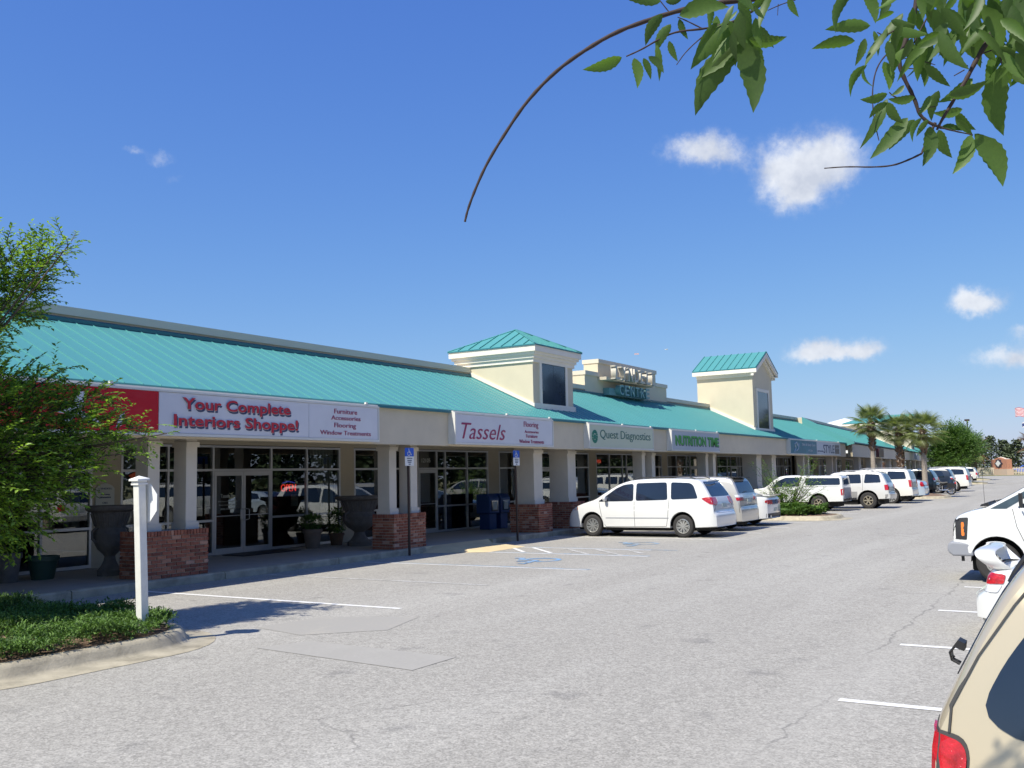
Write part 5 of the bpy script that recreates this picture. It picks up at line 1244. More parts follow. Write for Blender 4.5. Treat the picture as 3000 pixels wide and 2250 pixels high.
SED = dict(L=5.0, W=1.85, H=1.40, R=.33, rr_=.21, xr=1.08, xf=3.85, sill=.24, style=(5, .05, 1), tum=.3, rr=.6, kr=.16,
    prof=[(.10, .30), (.02, .45), (0, .62), (.05, .68), (.07, .82), (.16, .94), (.5, 1.0), (.75, 1.03), (1.25, 1.28), (1.6, 1.38), (2.4, 1.40), (2.8, 1.34), (3.4, 1.06), (3.6, 1.0), (4.3, .90), (4.8, .72), (4.97, .5), (4.95, .3)],
    belt=[(0, .92), (3.5, .92), (5, .75)], win=[[(1.35, 1.02), (1.6, 1.26), (2.1, 1.30), (2.1, .97)], [(2.18, .97), (2.18, 1.30), (2.6, 1.28), (3.25, .97)]],
    ws=[(3.45, -.62), (3.5, 0), (3.45, .62), (2.88, .52), (2.85, 0), (2.88, -.52)], rwT=[(.72, -.45), (.66, 0), (.72, .45), (1.1, .55), (1.5, .42), (1.55, 0), (1.5, -.42), (1.1, -.55)],
    tailcyl=[([(.50, .71), (.86, .70), (.92, .80), (.86, .92), (.55, .90)], 'tail')],
    rear=[(rect(-.17, .17, .55, .66), 'plate', 'licence_plate')], headside=[([(4.6, .6), (4.9, .58), (4.85, .72), (4.65, .76)], 'lens')], seams=[(2.14, .3, 2.14, 1.3), (1.3, .5, 1.25, .95), (3.1, .3, 3.2, .93)], handles=[(2.3, .88), (1.45, .88)], mirror=(3.0, 1.0))
sed = car('sedan', 'ice blue rounded sedan with an oval rear window beside the first palm island', 'sedan', SED, 'p_ice', (54.75, 7.9, 0), PZ, (.95, .95, 1.1))
HL = dict(ESC); HL.update(L=4.7, W=1.86, H=1.72, R=.36, rr_=.24, xr=.95, xf=3.72, style=(5, .06, 1), rails=None, rw=[(-.64, 1.2), (.64, 1.2), (.56, 1.58), (-.56, 1.58)],
    prof=[(.05, .40), (0, .52), (.0, .74), (.06, .80), (.08, 1.0), (.14, 1.2), (.36, 1.6), (.5, 1.68), (1.3, 1.72), (2.4, 1.70), (2.7, 1.64), (3.2, 1.26), (3.36, 1.16), (4.2, 1.06), (4.52, .9), (4.66, .66), (4.68, .45)],
    belt=[(0, 1.14), (4, 1.06)], win=[[(2.08, 1.16), (2.1, 1.56), (2.6, 1.54), (3.1, 1.16)], [(1.25, 1.18), (1.3, 1.58), (2.0, 1.57), (2.0, 1.16)], [(.42, 1.2), (.52, 1.54), (1.12, 1.58), (1.16, 1.18)]],
    ws=[(3.24, -.66), (3.28, 0), (3.24, .66), (2.8, .58), (2.76, 0), (2.8, -.58)],
    tailcyl=[([(.54, .99), (.88, 1.0), (.86, 1.15), (.58, 1.16)], 'tail'), ([(.54, .89), (.82, .90), (.87, .985), (.54, .98)], 'lens')],
    headside=[([(4.3, .8), (4.6, .78), (4.55, .95), (4.32, 1.0)], 'lens')], seams=[(2.04, .5, 2.04, 1.55)], handles=[(2.2, 1.0)], mirror=(2.85, 1.2))
c1 = car('dark_suv', 'dark green SUV with red and clear tail lamps just beyond the palm island', 'SUV', HL, 'p_dark', (64.3, 8.6, 0), PZ, .97)
c2 = car('dark_minivan', 'long dark navy minivan with red tail lamps behind the motorcycle', 'minivan', OD, 'p_navy', (70.6, 8.4, 0), PZ, .96)
c3 = copy_tree(esc, (75.5, 8.0, 0), PZ, 'white-roofed tall SUV parked beyond the dark navy minivan', .93)
c4 = car('maroon_suv', 'maroon wagon between the white-roofed SUV and the small white sedan', 'SUV', HL, 'p_maroon', (84.0, 9.2, 0), PZ, .93)
c5 = car('hatchback', 'small white hatchback under the far green tree', 'hatchback', HL, 'p_white', (97, 10.2, 0), PZ, .90)
c6 = copy_tree(run1, (117.5, 11.6, 0), PZ, 'white off-road wagon farthest along the arcade row, under the second green tree', .97)
c7 = copy_tree(sed, (128, 14.0, 0), PZ, 'pale sedan at the far end of the arcade row beside the last tree trunk', .95)
c8 = copy_tree(c4, (143, 7.5, 0), R(205), 'dark maroon wagon crossing the far end of the lot at the right edge', .95)
c9 = car('blue_pickup', 'blue pickup far away beside the brick entrance sign', 'pickup', PK, 'hcblue', (222, 10.5, 0), R(75), 1.1)
# motorcycle
t = thing('motorcycle', 'chrome and red motorcycle parked at the rear of the dark SUVs', 'motorcycle', (66.4, 7.9, 0), PZ, None, .97); Wt = WM[t.name]
tm, rm, bk = wheel_meshes(.31, .22, (9, .02, 1), M['chrome'], .13)
for x in (.32, 1.72):
    Mx = Wt @ Matrix.Translation((x, 0, .31)); w_ = inst('wheel', tm, t, Mx); inst('rim', rm, w_, Mx)
MB().tube([(.5, 0, .78), (.8, 0, .72), (1.1, 0, .82), (1.35, 0, .84)], [.10, .14, .13, .06], 10).build('seat', M['black'], t, True, 40, Wt)
MB().tube([(1.05, 0, .86), (1.3, 0, .92), (1.45, 0, .9)], [.12, .15, .07], 10).build('fuel_tank', M['red'], t, True, 40, Wt)
q = MB(); q.tube([(1.72, .08, .31), (1.5, .08, 1.0)], .02, 6); q.tube([(1.72, -.08, .31), (1.5, -.08, 1.0)], .02, 6); q.tube([(1.35, .38, 1.12), (1.5, .12, 1.05), (1.5, -.12, 1.05), (1.35, -.38, 1.12)], .016, 6); q.tube([(.3, .12, .33), (.9, .14, .3), (1.2, .12, .35)], .04, 8)
q.build('frame', M['chrome'], t, True, 40, Wt)
MB().box(.85, 1.25, -.15, .15, .3, .65).build('engine', M['chrome'], t, M=Wt)
q = MB(); q.box(.05, .5, .16, .34, .45, .75); q.box(.05, .5, -.34, -.16, .45, .75); q.build('saddlebag', M['black'], t, M=Wt); MB().box(.0, .1, -.06, .06, .7, .82).build('tail_lamp', M['tail'], t, M=Wt)
MB().prism([(1.42, 1.05), (1.5, 1.05), (1.4, 1.42), (1.36, 1.42)], 'y', -.2, .2).build('windshield', M['lens'], t, M=Wt)
# ---------------------------------------------------------------- right-hand row
VAN = dict(L=5.7, W=1.98, H=2.08, R=.385, rr_=.21, xr=1.25, xf=4.85, sill=.40, style=(8, .03, 1), tum=.13, rf=.45, kf=.10, gap=.085, bow_f=.07, kr=.03, lift_f=.22,
    prof=[(.03, .45), (0, .6), (.0, 1.1), (.05, 1.9), (.14, 2.03), (.5, 2.07), (3.6, 2.08), (3.95, 2.03), (4.35, 1.78), (4.95, 1.44), (5.06, 1.40), (5.35, 1.33), (5.56, 1.24), (5.62, 1.10), (5.64, .85), (5.64, .78), (5.69, .76), (5.70, .60), (5.68, .50)],
    belt=[(0, 1.40), (4.8, 1.36), (5.7, 1.1)], win=[[(3.35, 1.40), (3.36, 1.88), (3.70, 1.87), (4.50, 1.40)]],
    ws=[(5.0, -.78), (5.04, 0), (5.0, .78), (4.1, .68), (4.04, 0), (4.1, -.68)],
    headside=[([(5.36, .80), (5.63, .82), (5.62, 1.20), (5.32, 1.22)], 'black'), ([(5.395, .87), (5.45, .87), (5.45, 1.13), (5.40, 1.13)], 'amber')],
    headfront=[([(.55, .86), (.9, .86), (.9, 1.18), (.55, 1.18)], 'black')], front=[(rect(-.5, .5, .84, 1.18), 'black', 'grille')],
    side=[([(4.93, 1.385), (4.66, 1.385), (3.90, 1.86), (4.10, 1.84)], 'carglass2', 'windscreen_side')],
    seams=[(4.56, 1.38, 4.50, 1.05), (4.50, 1.05, 4.40, .80), (4.40, .80, 4.25, .55), (3.3, .5, 3.3, 1.95), (5.05, 1.395, 4.95, 1.36)], handles=[(3.5, 1.2)])
def ex_van(t, Wt, P, both, bvh):
    bevelled(MB().prism([(5.26, .49), (5.62, .49), (5.69, .55), (5.72, .62), (5.70, .70), (5.65, .765), (5.26, .735)], 'y', -.985, .985).build('front_bumper', M['bumpergrey'], t, M=Wt), .035, 3)
    MB().prism([(4.95, 1.43), (5.12, 1.425), (5.10, 1.46), (4.98, 1.5)], 'y', -.75, .75).build('cowl_panel', M['black'], t, M=Wt)
    MB().tube([(5.0, .93, 1.40), (4.0, .86, 1.90)], .022, 6).build('window_rubber', M['black'], t, M=Wt) if False else None
    for s in (1, -1):
        MB().tube([(4.42, s*.97, 1.45), (4.40, s*1.16, 1.52), (4.42, s*1.18, 1.40)], .014, 6).build('mirror_arm', M['chrome'], t, M=Wt)
        MB().box(4.36, 4.42, min(s*1.10, s*1.26), max(s*1.10, s*1.26), 1.42, 1.68).build('mirror', M['black'], t, M=Wt)
    MB().tube([(5.02, .86, 1.39), (5.03, .87, 2.2)], .004, 4).build('aerial', M['black'], t, M=Wt)
    MB().tube([(5.04, .3, 1.47), (4.80, .0, 1.53)], .01, 5).build('wiper', M['black'], t, M=Wt)
    MB().box(5.45, 5.5, .7, .76, .38, .50).build('bracket', M['black'], t, M=Wt)
van = car('cargo_van', 'white cargo van at the right edge with an amber side lamp and grey bumper', 'van', VAN, 'p_white', (16.98, -2.46, 0), PZ, .80, ex_van)
CPE = dict(MUS); CPE.update(L=4.6, W=1.80, R=.32, rr_=.21, style=(5, .05, 1),
    prof=[(.14, .22), (.04, .36), (.0, .46), (.02, .53), (.13, .60), (.20, .66), (.20, .78), (.26, .87), (.55, .90), (.85, .93), (1.3, 1.15), (1.7, 1.28), (2.1, 1.32), (2.5, 1.27), (3.0, 1.0), (3.2, .98), (3.8, .92), (4.3, .8), (4.5, .66), (4.58, .5), (4.55, .3)],
    tailrear=[], tailside=[], tailcyl=[([(.55, .70), (1.08, .72), (1.12, .83), (.6, .85)], 'tail'), ([(.62, .61), (.98, .61), (1.06, .71), (.56, .69)], 'lens')], rear=[(rect(-.17, .17, .5, .6), 'plate', 'licence_plate')], side=[])
def ex_cpe(t, Wt, P, both, bvh):
    pth = [(.40, -.70, .88), (.34, -.78, .93), (.26, -.82, 1.0), (.21, -.80, 1.06), (.20, -.72, 1.105), (.22, -.55, 1.125), (.25, -.3, 1.13), (.26, 0, 1.13)]
    pth += [(x, -y, z) for x, y, z in pth[-2::-1]]; V = []; F = []; n = 12
    P_ = [Vector(p) for p in pth]
    for _ in range(2):
        Q_ = [P_[0]]
        for a_, b_ in zip(P_[:-1], P_[1:]): Q_ += [a_.lerp(b_, .25), a_.lerp(b_, .75)]
        Q_.append(P_[-1]); P_ = Q_
    for i, p in enumerate(P_):
        tg = (P_[min(i+1, len(P_)-1)]-P_[max(i-1, 0)]).normalized(); nz_ = tg.cross(Vector((1, 0, 0))).normalized()
        for k in range(n):
            a_ = 2*math.pi*k/n; V.append(p+Vector((1, 0, 0))*.12*math.cos(a_)+nz_*.022*math.sin(a_))
    for i in range(len(P_)-1):
        for k in range(n): F.append((i*n+k, i*n+(k+1) % n, (i+1)*n+(k+1) % n, (i+1)*n+k))
    inst('spoiler', mesh('spoiler', V, F, M['p_white'], True, 70), t, Wt)
coupe = car('sports_coupe', 'white coupe with a tall rear wing between the gold SUV and the cargo van', 'coupe', CPE, 'p_white', (11.55, 1.24, 0), -PZ, .80, ex_cpe)
GLD = dict(HL); GLD.update(L=4.42, W=1.80, H=1.72, R=.36, rr_=.22, xr=.92, xf=3.54, tum=.16, kr=.06, rr=.26, bow_r=.06,
    prof=[(.06, .42), (0, .52), (.0, .70), (.07, .76), (.075, .95), (.085, 1.12), (.13, 1.20), (.34, 1.58), (.46, 1.68), (1.2, 1.72), (2.3, 1.70), (2.55, 1.65), (3.05, 1.22), (3.2, 1.14), (4.0, 1.04), (4.3, .9), (4.4, .68), (4.4, .45)],
    belt=[(0, 1.14), (4, 1.04)], win=[[(.245, 1.17), (.32, 1.32), (.52, 1.59), (1.10, 1.62), (1.12, 1.12), (.36, 1.09)], [(1.22, 1.18), (1.24, 1.62), (1.95, 1.60), (1.95, 1.14)], [(2.03, 1.14), (2.03, 1.60), (2.4, 1.57), (2.95, 1.14)]],
    ws=[(3.1, -.62), (3.14, 0), (3.1, .62), (2.66, .55), (2.62, 0), (2.66, -.55)], rw=[(-.60, 1.22), (.60, 1.22), (.50, 1.60), (-.50, 1.60)],
    tailside=[], tailrear=[], tailcyl=[([(.58, .875), (.84, .875), (.845, 1.04), (.82, 1.082), (.62, 1.11)], 'tail'), ([(.58, .80), (.84, .80), (.84, .868), (.58, .868)], 'amber')],
    seams=[(1.18, .5, 1.17, 1.6), (1.99, .5, 1.99, 1.6)], handles=[(1.4, 1.05)], mirror=(2.75, 1.15), mirmat='p_gold', rear=[(rect(-.18, .18, .84, .96), 'plate', 'licence_plate')], headside=[([(4.05, .8), (4.32, .78), (4.28, .93), (4.08, .97)], 'lens')])
def ex_gold(t, Wt, P, both, bvh):
    # liftgate gap between the quarter panel and the tailgate, side to roof
    for a in 'LR':
        pts = [(.155, 1.10), (.165, 1.18), (.25, 1.34), (.36, 1.50), (.44, 1.60), (.50, 1.66)]
        w_ = .0035
        P([(x-w_, z) for x, z in pts]+[(x+w_, z) for x, z in pts[::-1]], a, 'seam', 'tailgate_gap', off=.006, cell=.035)
    for a in 'LR':
        P([(.56, .78), (.60, 1.125), (.825, 1.095), (.852, 1.045), (.847, .78)], 'C'+a, 'seam', 'lamp_surround', off=.004, cell=.05, rnd=.03)
    q = MB(); q.tube([(.415, -.35, 1.655), (.38, -.35, 1.625), (.335, -.35, 1.56), (.315, -.35, 1.53)], [.006, .011, .010, .005], 8)
    q.build('rear_wiper', M['black'], t, M=Wt)
    q = MB(); q.prism([(.075, 1.235), (.115, 1.22), (.12, 1.25), (.095, 1.262)], 'y', -.04, .04); q.tube([(.085, -.035, 1.24), (.062, -.03, 1.21), (.066, -.02, 1.18), (.095, -.02, 1.165)], .005, 6); q.tube([(.085, .035, 1.24), (.062, .03, 1.21), (.066, .02, 1.18), (.095, .02, 1.165)], .005, 6); q.tube([(.066, -.03, 1.20), (.07, .03, 1.185)], .004, 5)
    q.build('broken_handle_bracket', M['black'], t, M=Wt)
gold = car('gold_suv', 'gold SUV cropped by the lower right corner with a red and amber tail lamp', 'SUV', GLD, 'p_gold', (3.83, .565, 0), -PZ, .90, ex_gold)
# cars beyond the van, seen only as reflections in the shop windows
copy_tree(run1, (22.3, 1.4, 0), -PZ, 'white off-road wagon in the right-hand row just beyond the cargo van', .93)
copy_tree(esc, (28.0, 1.5, 0), -PZ, 'pearl white SUV in the right-hand row, mirrored in the double-door shop windows', .93)
copy_tree(sed, (33.4, 1.2, 0), -PZ, 'pale sedan in the right-hand row, mirrored beside the neon sign', .93)
copy_tree(minivan, (38.6, 1.4, 0), -PZ, 'white minivan in the right-hand row, mirrored in the narrow window by the second pillar', .93)
copy_tree(c4, (44.1, 1.3, 0), -PZ, 'maroon wagon in the right-hand row, mirrored in the single-door shop', .93)
copy_tree(odyssey, (52.2, 1.4, 0), -PZ, 'champagne minivan in the right-hand row, mirrored in the single-door shop glass', .93)
tan = car('tan_pickup', 'tan pickup in the right-hand row, mirrored in the glass left of the pale green sign', 'pickup', PK, 'p_tan', (63, 1.5, 0), -PZ, .95)
copy_tree(run1, (74, 1.5, 0), -PZ, 'white wagon far along the right-hand row, mirrored under the pale green sign', .95)
# ================================================================== VEGETATION
def spray(items, twigs, base, d, ln, n, lf, droop=.25, wob=.25):
    """arching twig with alternate leaves"""
    p = Vector(base); d = Vector(d).normalized(); pts = [p.copy()]
    for i in range(n):
        d = (d+Vector((0, 0, -droop/n))+rv(wob/3)).normalized(); p = p+d*ln/n; pts.append(p.copy())
        s = d.cross(Vector((0, 0, 1))); s = s.normalized() if s.length > .01 else Vector((1, 0, 0))
        s = s*(1 if i % 2 else -1)
        ld = (s*.9+d*.75+Vector((0, 0, random.uniform(-.35, .1)))+rv(.3)).normalized()
        items.append((p, ld, (Vector((0, 0, 1))+rv(.5)).normalized(), lf*random.uniform(.7, 1.25)))
    twigs.append(pts)
def foliage_tree(name, label, base, trunk_h, trunk_r, clumps, nsp, lf, mat, spl=.45, nleaf=12, twig=True, droop=.3, wd=.5, group=None, limbs=True):
    t = thing(name, label, 'tree', base, group=group); base = Vector(base); items = []; tw = []
    top = base+Vector((0, 0, trunk_h))
    wood = MB(); wood.tube([base-Vector((0, 0, .1)), base+Vector((.03, .02, trunk_h*.5)), top], [trunk_r*1.25, trunk_r, trunk_r*.8], 10)
    wt = sum(c[3]**2 for c in clumps)
    for cx, cy, cz, r_ in clumps:
        c = Vector((cx, cy, cz))
        if limbs:
            m1 = top.lerp(c, .5)+rv(.15*r_)+Vector((0, 0, .1*r_)); wood.tube([top-Vector((0, 0, trunk_h*.15)), m1, c], [trunk_r*.4, trunk_r*.2, trunk_r*.08], 6)
        k = int(nsp*r_**2/wt)
        for _ in range(k):
            u = rv().normalized()*r_*random.random()**.45; u.z *= .8
            o = (c-top); dr = (u.normalized()*.9+o.normalized()*.5+Vector((0, 0, .25))+rv(.5))
            spray(items, tw, c+u, dr, spl*random.uniform(.6, 1.3), nleaf, lf, droop)
    wood.build('trunk', M['bark'], t, True, 60)
    if twig:
        q = MB()
        for p in tw[::2]: q.tube([p[0], p[len(p)//2], p[-1]], [.006, .004, .002], 3, False)
        tag(q.build('twigs', M['twig'], t), kind='stuff')
    V, F = leafmesh(items, wd, .3); o = inst('crown', mesh('crown', V, F, mat), t); tag(o, kind='stuff')
    return t
# near left tree, built as a full crown round its trunk left of the frame
def D(px, py, d): return tuple(at_dist(px, py, d))
cl = []
for px, py, d, r_ in ((-40, 800, 11.6, .55), (20, 880, 11.8, .5), (70, 800, 11.4, .42), (20, 930, 11.2, .28), (115, 765, 11.2, .28), (165, 735, 11.0, .20), (205, 712, 10.9, .12), (95, 850, 11.5, .22), (-60, 960, 11.5, .2),
                   (-150, 1010, 11.4, .5), (20, 1150, 11.6, .34), (105, 1140, 11.3, .22), (175, 1090, 11.2, .14), (-30, 1200, 11.0, .7), (60, 1230, 11.0, .55), (150, 1220, 11.3, .48), (240, 1180, 11.2, .34), (300, 1150, 11.0, .15), (260, 1260, 11.0, .42),
                   (320, 1255, 11.2, .24), (385, 1262, 11.0, .13), (440, 1245, 10.9, .08), (490, 1270, 10.8, .07), (340, 1300, 10.8, .22), (410, 1285, 10.8, .12), (180, 1320, 10.8, .46), (80, 1360, 10.7, .55), (-40, 1380, 10.6, .65),
                   (250, 1370, 10.7, .25), (150, 1430, 10.6, .34), (60, 1480, 10.6, .36), (-20, 1520, 10.6, .45), (220, 1400, 10.5, .14), (360, 1330, 10.7, .13), (10, 1540, 10.5, .16), (100, 1470, 10.5, .12),
                   (-300, 700, 12, .8), (-350, 1000, 12, .9), (-500, 900, 12.5, .9), (-300, 1250, 11.5, .8), (-550, 1200, 12, .9)):
    p = at_dist(px, py, d+(1.5 if px > -100 else .6)); cl.append((p.x, p.y, p.z, r_*(.80 if px > -10 else 1.05)))
foliage_tree('near_tree', 'leafy green tree at the left edge spreading in front of the red shop sign', (5.35, 11.3, .15), 1.7, .075, cl, 5600, .062, M['leaf_tree'], .25, 11, True, .3)
# shrub on the middle island
sx, sy = 35.6, 10.0; items = []; tw = []; stem = MB()
t = thing('island_shrub', 'loose green shrub with arching shoots on the middle kerbed island, in front of the pickup', 'shrub', (sx, sy, .2))
for i in range(22):
    a = random.uniform(0, 6.28); r0 = .15; b = Vector((sx+r0*math.cos(a), sy+r0*math.sin(a), .25)); lean = random.uniform(.25, 1.05)
    L_ = random.uniform(1.0, 2.0); d = Vector((math.cos(a)*lean, math.sin(a)*lean, 1)).normalized(); p = b.copy(); pts = [p.copy()]
    for k in range(9):
        d = (d+Vector((0, 0, -.09*lean))+rv(.07)).normalized(); p = p+d*L_/9; pts.append(p.copy())
        for _ in range(4 if k < 6 else 2): spray(items, tw, p+rv(.06), d+rv(1.0), random.uniform(.12, .28), 6, .07)
    stem.tube(pts, [.018-.0016*k for k in range(10)], 5)
for i in range(260):
    a = random.uniform(0, 6.28); h = random.uniform(.0, .9); spray(items, tw, (sx+.38*math.cos(a)*random.random(), sy+.38*math.sin(a)*random.random(), .25+h), rv()+Vector((0, 0, .6)), .25, 6, .08)
stem.build('stem', M['twig'], t, True); V, F = leafmesh(items, .5, .3); tag(inst('leaf_mass', mesh('leaf_mass', V, F, M['leaf_shrub']), t), kind='stuff')
# far green trees
def blob_clumps(c, w_, h, n, r_):
    out = []
    for i in range(n):
        u = rv().normalized()*random.random()**.4; z = c[2]+u.z*h/2
        k = 1-.55*max(0, (z-c[2])/(h/2)); out.append((c[0]+u.x*w_/2*k, c[1]+u.y*w_/2*k, z, r_*random.uniform(.6, 1.2)))
    return out
foliage_tree('green_tree', 'rounded bright green tree beyond the palms with a pointed top', (106, 12.9, .1), 2.0, .16, blob_clumps((106, 12.7, 3.3), 5.6, 3.3, 30, .85)+[(106, 13.0, 4.9, .8), (106, 12.8, 5.7, .4), (106.3, 13.6, 5.4, .3), (106, 12.0, 5.2, .35)], 2900, .20, M['leaf_far'], .9, 9, False)
foliage_tree('green_tree', 'darker green tree behind the bright one, its trunk standing on the last kerb island', (135, 14.2, .1), 2.3, .22, blob_clumps((135, 15.2, 4.3), 7.0, 4.0, 24, 1.0), 1300, .28, M['leaf_far'], 1.0, 9, False)
# tree whose branches overhang the camera, and the tree row behind it (seen mirrored in the glass)
M['leaf_dark'] = pmat('darkened_wood_leaf', (.035, .055, .02), .8, island=.5, second=(.015, .028, .012))  # shade put into the leaf colour so the rear trees mirror dark
def wood_mass(name, label, x0, x1, y0, y1, h, n, lf, mat, step, trunks=True, seed=3, zb=.28):
    rnd = random.Random(seed); items = []; tr = MB()
    L_ = math.hypot(x1-x0, y1-y0); k = int(L_/step)
    for i in range(k):
        f = (i+rnd.random())/k; x = x0+(x1-x0)*f; y = y0+(y1-y0)*f; dpt = rnd.uniform(0, 9); nx, ny = (y1-y0)/L_, -(x1-x0)/L_
        x += nx*dpt; y += ny*dpt; hh = h*rnd.uniform(.72, 1.12)
        if trunks: tr.tube([(x, y, 0), (x, y, hh*.9)], [.17, .07], 5)
        for j in range(n):
            z = hh*(zb+(1.02-zb)*rnd.random()**.8); rr_ = step*.85*(1.15-.75*(max(0, z/hh-.28)/.74)**2)
            a = rnd.uniform(0, 6.28); q = rr_*rnd.random()**.5
            dd = Vector((rnd.uniform(-1, 1), rnd.uniform(-1, 1), rnd.uniform(-.2, .8))).normalized()
            items.append((Vector((x+q*math.cos(a), y+q*math.sin(a), z)), dd, Vector((rnd.uniform(-1, 1), rnd.uniform(-1, 1), 1)).normalized(), lf*rnd.uniform(.6, 1.3)))
    V, F = leafmesh(items, .8, .3); o = inst(name, mesh(name, V, F, mat)); tag(o, label, kind='stuff')
    if trunks: tag(tr.build('woodland_trunks', M['bark']), 'slender pine trunks of the wood beyond the lot', kind='stuff')
wood_mass('pine_wood', 'mixed pine wood closing the view beyond the brick entrance sign', 262, 262, -150, 100, 9.2, 900, .60, M['pine'], 2.2, True, 3, .08)
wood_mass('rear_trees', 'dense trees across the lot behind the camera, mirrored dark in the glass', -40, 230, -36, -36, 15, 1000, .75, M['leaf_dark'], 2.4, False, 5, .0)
# ---------------------------------------------------------------- palms
FR = []
for v in range(4):
    rnd = random.Random(20+v); V = []; F = []
    for i in range(38):
        a = R(-130+260*i/37); ln = .85*(1-.28*abs(a)/2.1)*rnd.uniform(.85, 1.08); base = Vector((.0, 0, 0)); dx, dy = math.cos(a), math.sin(a)
        pts = []
        for k in range(4):
            f = k/3; pts.append(Vector((dx*ln*f, dy*ln*f, -.20*ln*f**2.6-.08*abs(math.sin(a))*f+rnd.uniform(-.01, .01))))
        s = Vector((-dy, dx, 0)); j0 = len(V)
        for k, w_ in enumerate((.006, .016, .012, .002)): V += [pts[k]+s*w_+Vector((0, 0, .012)), pts[k], pts[k]-s*w_+Vector((0, 0, .012))]
        for k in range(3):
            b = j0+3*k; F += [(b, b+1, b+4, b+3), (b+1, b+2, b+5, b+4)]
    n0 = len(V)
    me = MB(); me.V = [v_+Vector((.95, 0, 0)) for v_ in V]; me.F = F; me.tube([(0, 0, 0), (.5, 0, .04), (1.02, 0, 0)], [.022, .014, .008], 4)
    FR.append(me.mesh('frond', M['frond'])); 
FRD = [m_.copy() for m_ in FR]
for m_ in FRD: m_.materials.clear(); m_.materials.append(M['deadfrond'])
def palm(x, y, H_, boot0, s, label, seed, nf=34, lean=0.0, r_=.19):
    rnd = random.Random(seed); t = thing('palm_tree', label, 'palm', (x, y, .2), group='fan palms on the kerb islands')
    def ax(z): return Vector((x+lean*(z/H_)**2, y+lean*.3*(z/H_)**2, z))
    tr = MB(); tr.tube([ax(z) for z in (.1, .3, .8, 1.6, 2.4, H_)], [r_*1.5, r_*1.15, r_, r_*.95, r_*.9, r_*.7], 14); tr.build('trunk', M['palmtrunk'], t, True, 60)
    bt = MB(); z = boot0
    while z < H_-.05:
        for k in range(7):
            a = rnd.uniform(0, 6.28); rad = r_*.9+.08*math.sin((z-boot0)/(H_-boot0)*3.1); d = Vector((math.cos(a), math.sin(a), 0)); c = ax(z)+d*r_*.7
            tip = c+d*(rad*.9)+Vector((0, 0, rnd.uniform(.12, .3))); sd_ = Vector((-d.y, d.x, 0))*.06
            bt.add([c-sd_, c+sd_, tip+sd_*.6, tip-sd_*.6, c+Vector((0, 0, .1))], [(0, 1, 2, 3), (0, 3, 4), (1, 4, 2)])
        z += .09
    bt.build('trunk_boots', M['palmboot'], t)
    for i in range(nf):
        a = i*2.39996+rnd.uniform(-.2, .2); f = i/(nf-1); elv = 1.45-2.15*f+rnd.uniform(-.1, .1)
        sc = s*rnd.uniform(.85, 1.1)*(.8 if f < .12 else 1)
        Mx = Matrix.Translation(ax(H_)+Vector((0, 0, .1-.22*f))) @ Matrix.Rotation(a, 4, 'Z') @ Matrix.Rotation(-elv, 4, 'Y') @ Matrix.Rotation(rnd.uniform(-.4, .4), 4, 'X') @ Matrix.Scale(sc, 4)
        inst('frond', FR[rnd.randrange(4)], t, Mx)
    for i in range(5):
        a = rnd.uniform(0, 6.28); Mx = Matrix.Translation(ax(H_-.15)) @ Matrix.Rotation(a, 4, 'Z') @ Matrix.Rotation(1.15+rnd.uniform(0, .3), 4, 'Y') @ Matrix.Scale(s*.7, 4)
        inst('dead_frond', FRD[rnd.randrange(4)], t, Mx)
    return t
palm(59.6, 11.5, 4.45, 2.75, .74, 'tallest fan palm with a wide crown and shaggy brown boots, left of the three', 1, 42, .0, .15)
palm(60.3, 10.1, 3.95, 1.6, .70, 'middle fan palm whose trunk is wrapped in dark boots', 2, 40, .1, .15)
palm(59.9, 8.75, 3.9, 2.45, .80, 'right fan palm with a bare grey lower trunk rising from brown mulch', 3, 42, -.05, .16)
def dead_palm(x, y, h, label, seed):
    rnd = random.Random(seed); t = thing('brown_palm', label, 'palm', (x, y, 0))
    MB().tube([(x, y, 0), (x, y, h)], [.35, .28], 8).build('trunk', M['bark'], t)
    for i in range(22):
        a = i*2.4; el_ = rnd.uniform(-.9, 1.2)
        inst('frond', (FRD if i % 4 else FR)[rnd.randrange(4)], t, Matrix.Translation((x, y, h)) @ Matrix.Rotation(a, 4, 'Z') @ Matrix.Rotation(-el_, 4, 'Y') @ Matrix.Scale(1.9, 4))
dead_palm(196, 9.9, 5.4, 'brownish palm right of the brick entrance sign', 4)
dead_palm(205, 20.8, 4.8, 'brownish palm left of the brick entrance sign, beside the green tree', 5)
# ---------------------------------------------------------------- overhanging branches near the camera
LEAF = []
for v in range(5):
    rnd = random.Random(50+v); n = 15; V = []; F = []; curl = (.05, .22, -.12, .40, .12)[v]; wd = (.175, .15, .20, .135, .165)[v]; bend = (.05, -.08, .12, .15, -.03)[v]
    for i in range(n+1):
        f = i/n; w_ = wd*(math.sin(math.pi*min(1, f**.78))**.85)*(1-.25*f); w_ = max(w_, .002)
        ser = 1+(.10 if i % 2 else -.04)*(1 if .1 < f < .97 else 0)
        yc = bend*math.sin(f*math.pi*.9); zc = -curl*f*f
        V += [(f, yc+w_*ser, zc+w_*.30), (f, yc, zc), (f, yc-w_*ser, zc+w_*.30)]
    for i in range(n): b = 3*i; F += [(b, b+1, b+4, b+3), (b+1, b+2, b+5, b+4)]
    LEAF.append(mesh('leaf', V, F, M['leaf_big'], True))
DC = 1.9
def cam_pt(px, py, d=DC):
    v = ray(px, py); return Vector((0, 0, EYE))+v*d
tb = thing('overhanging_branch', 'serrated-leaf branches hanging into the top right of the view, a long bare twig arching left', 'branch', tuple(cam_pt(2600, 0)))
wd_ = MB(); wd2 = MB()
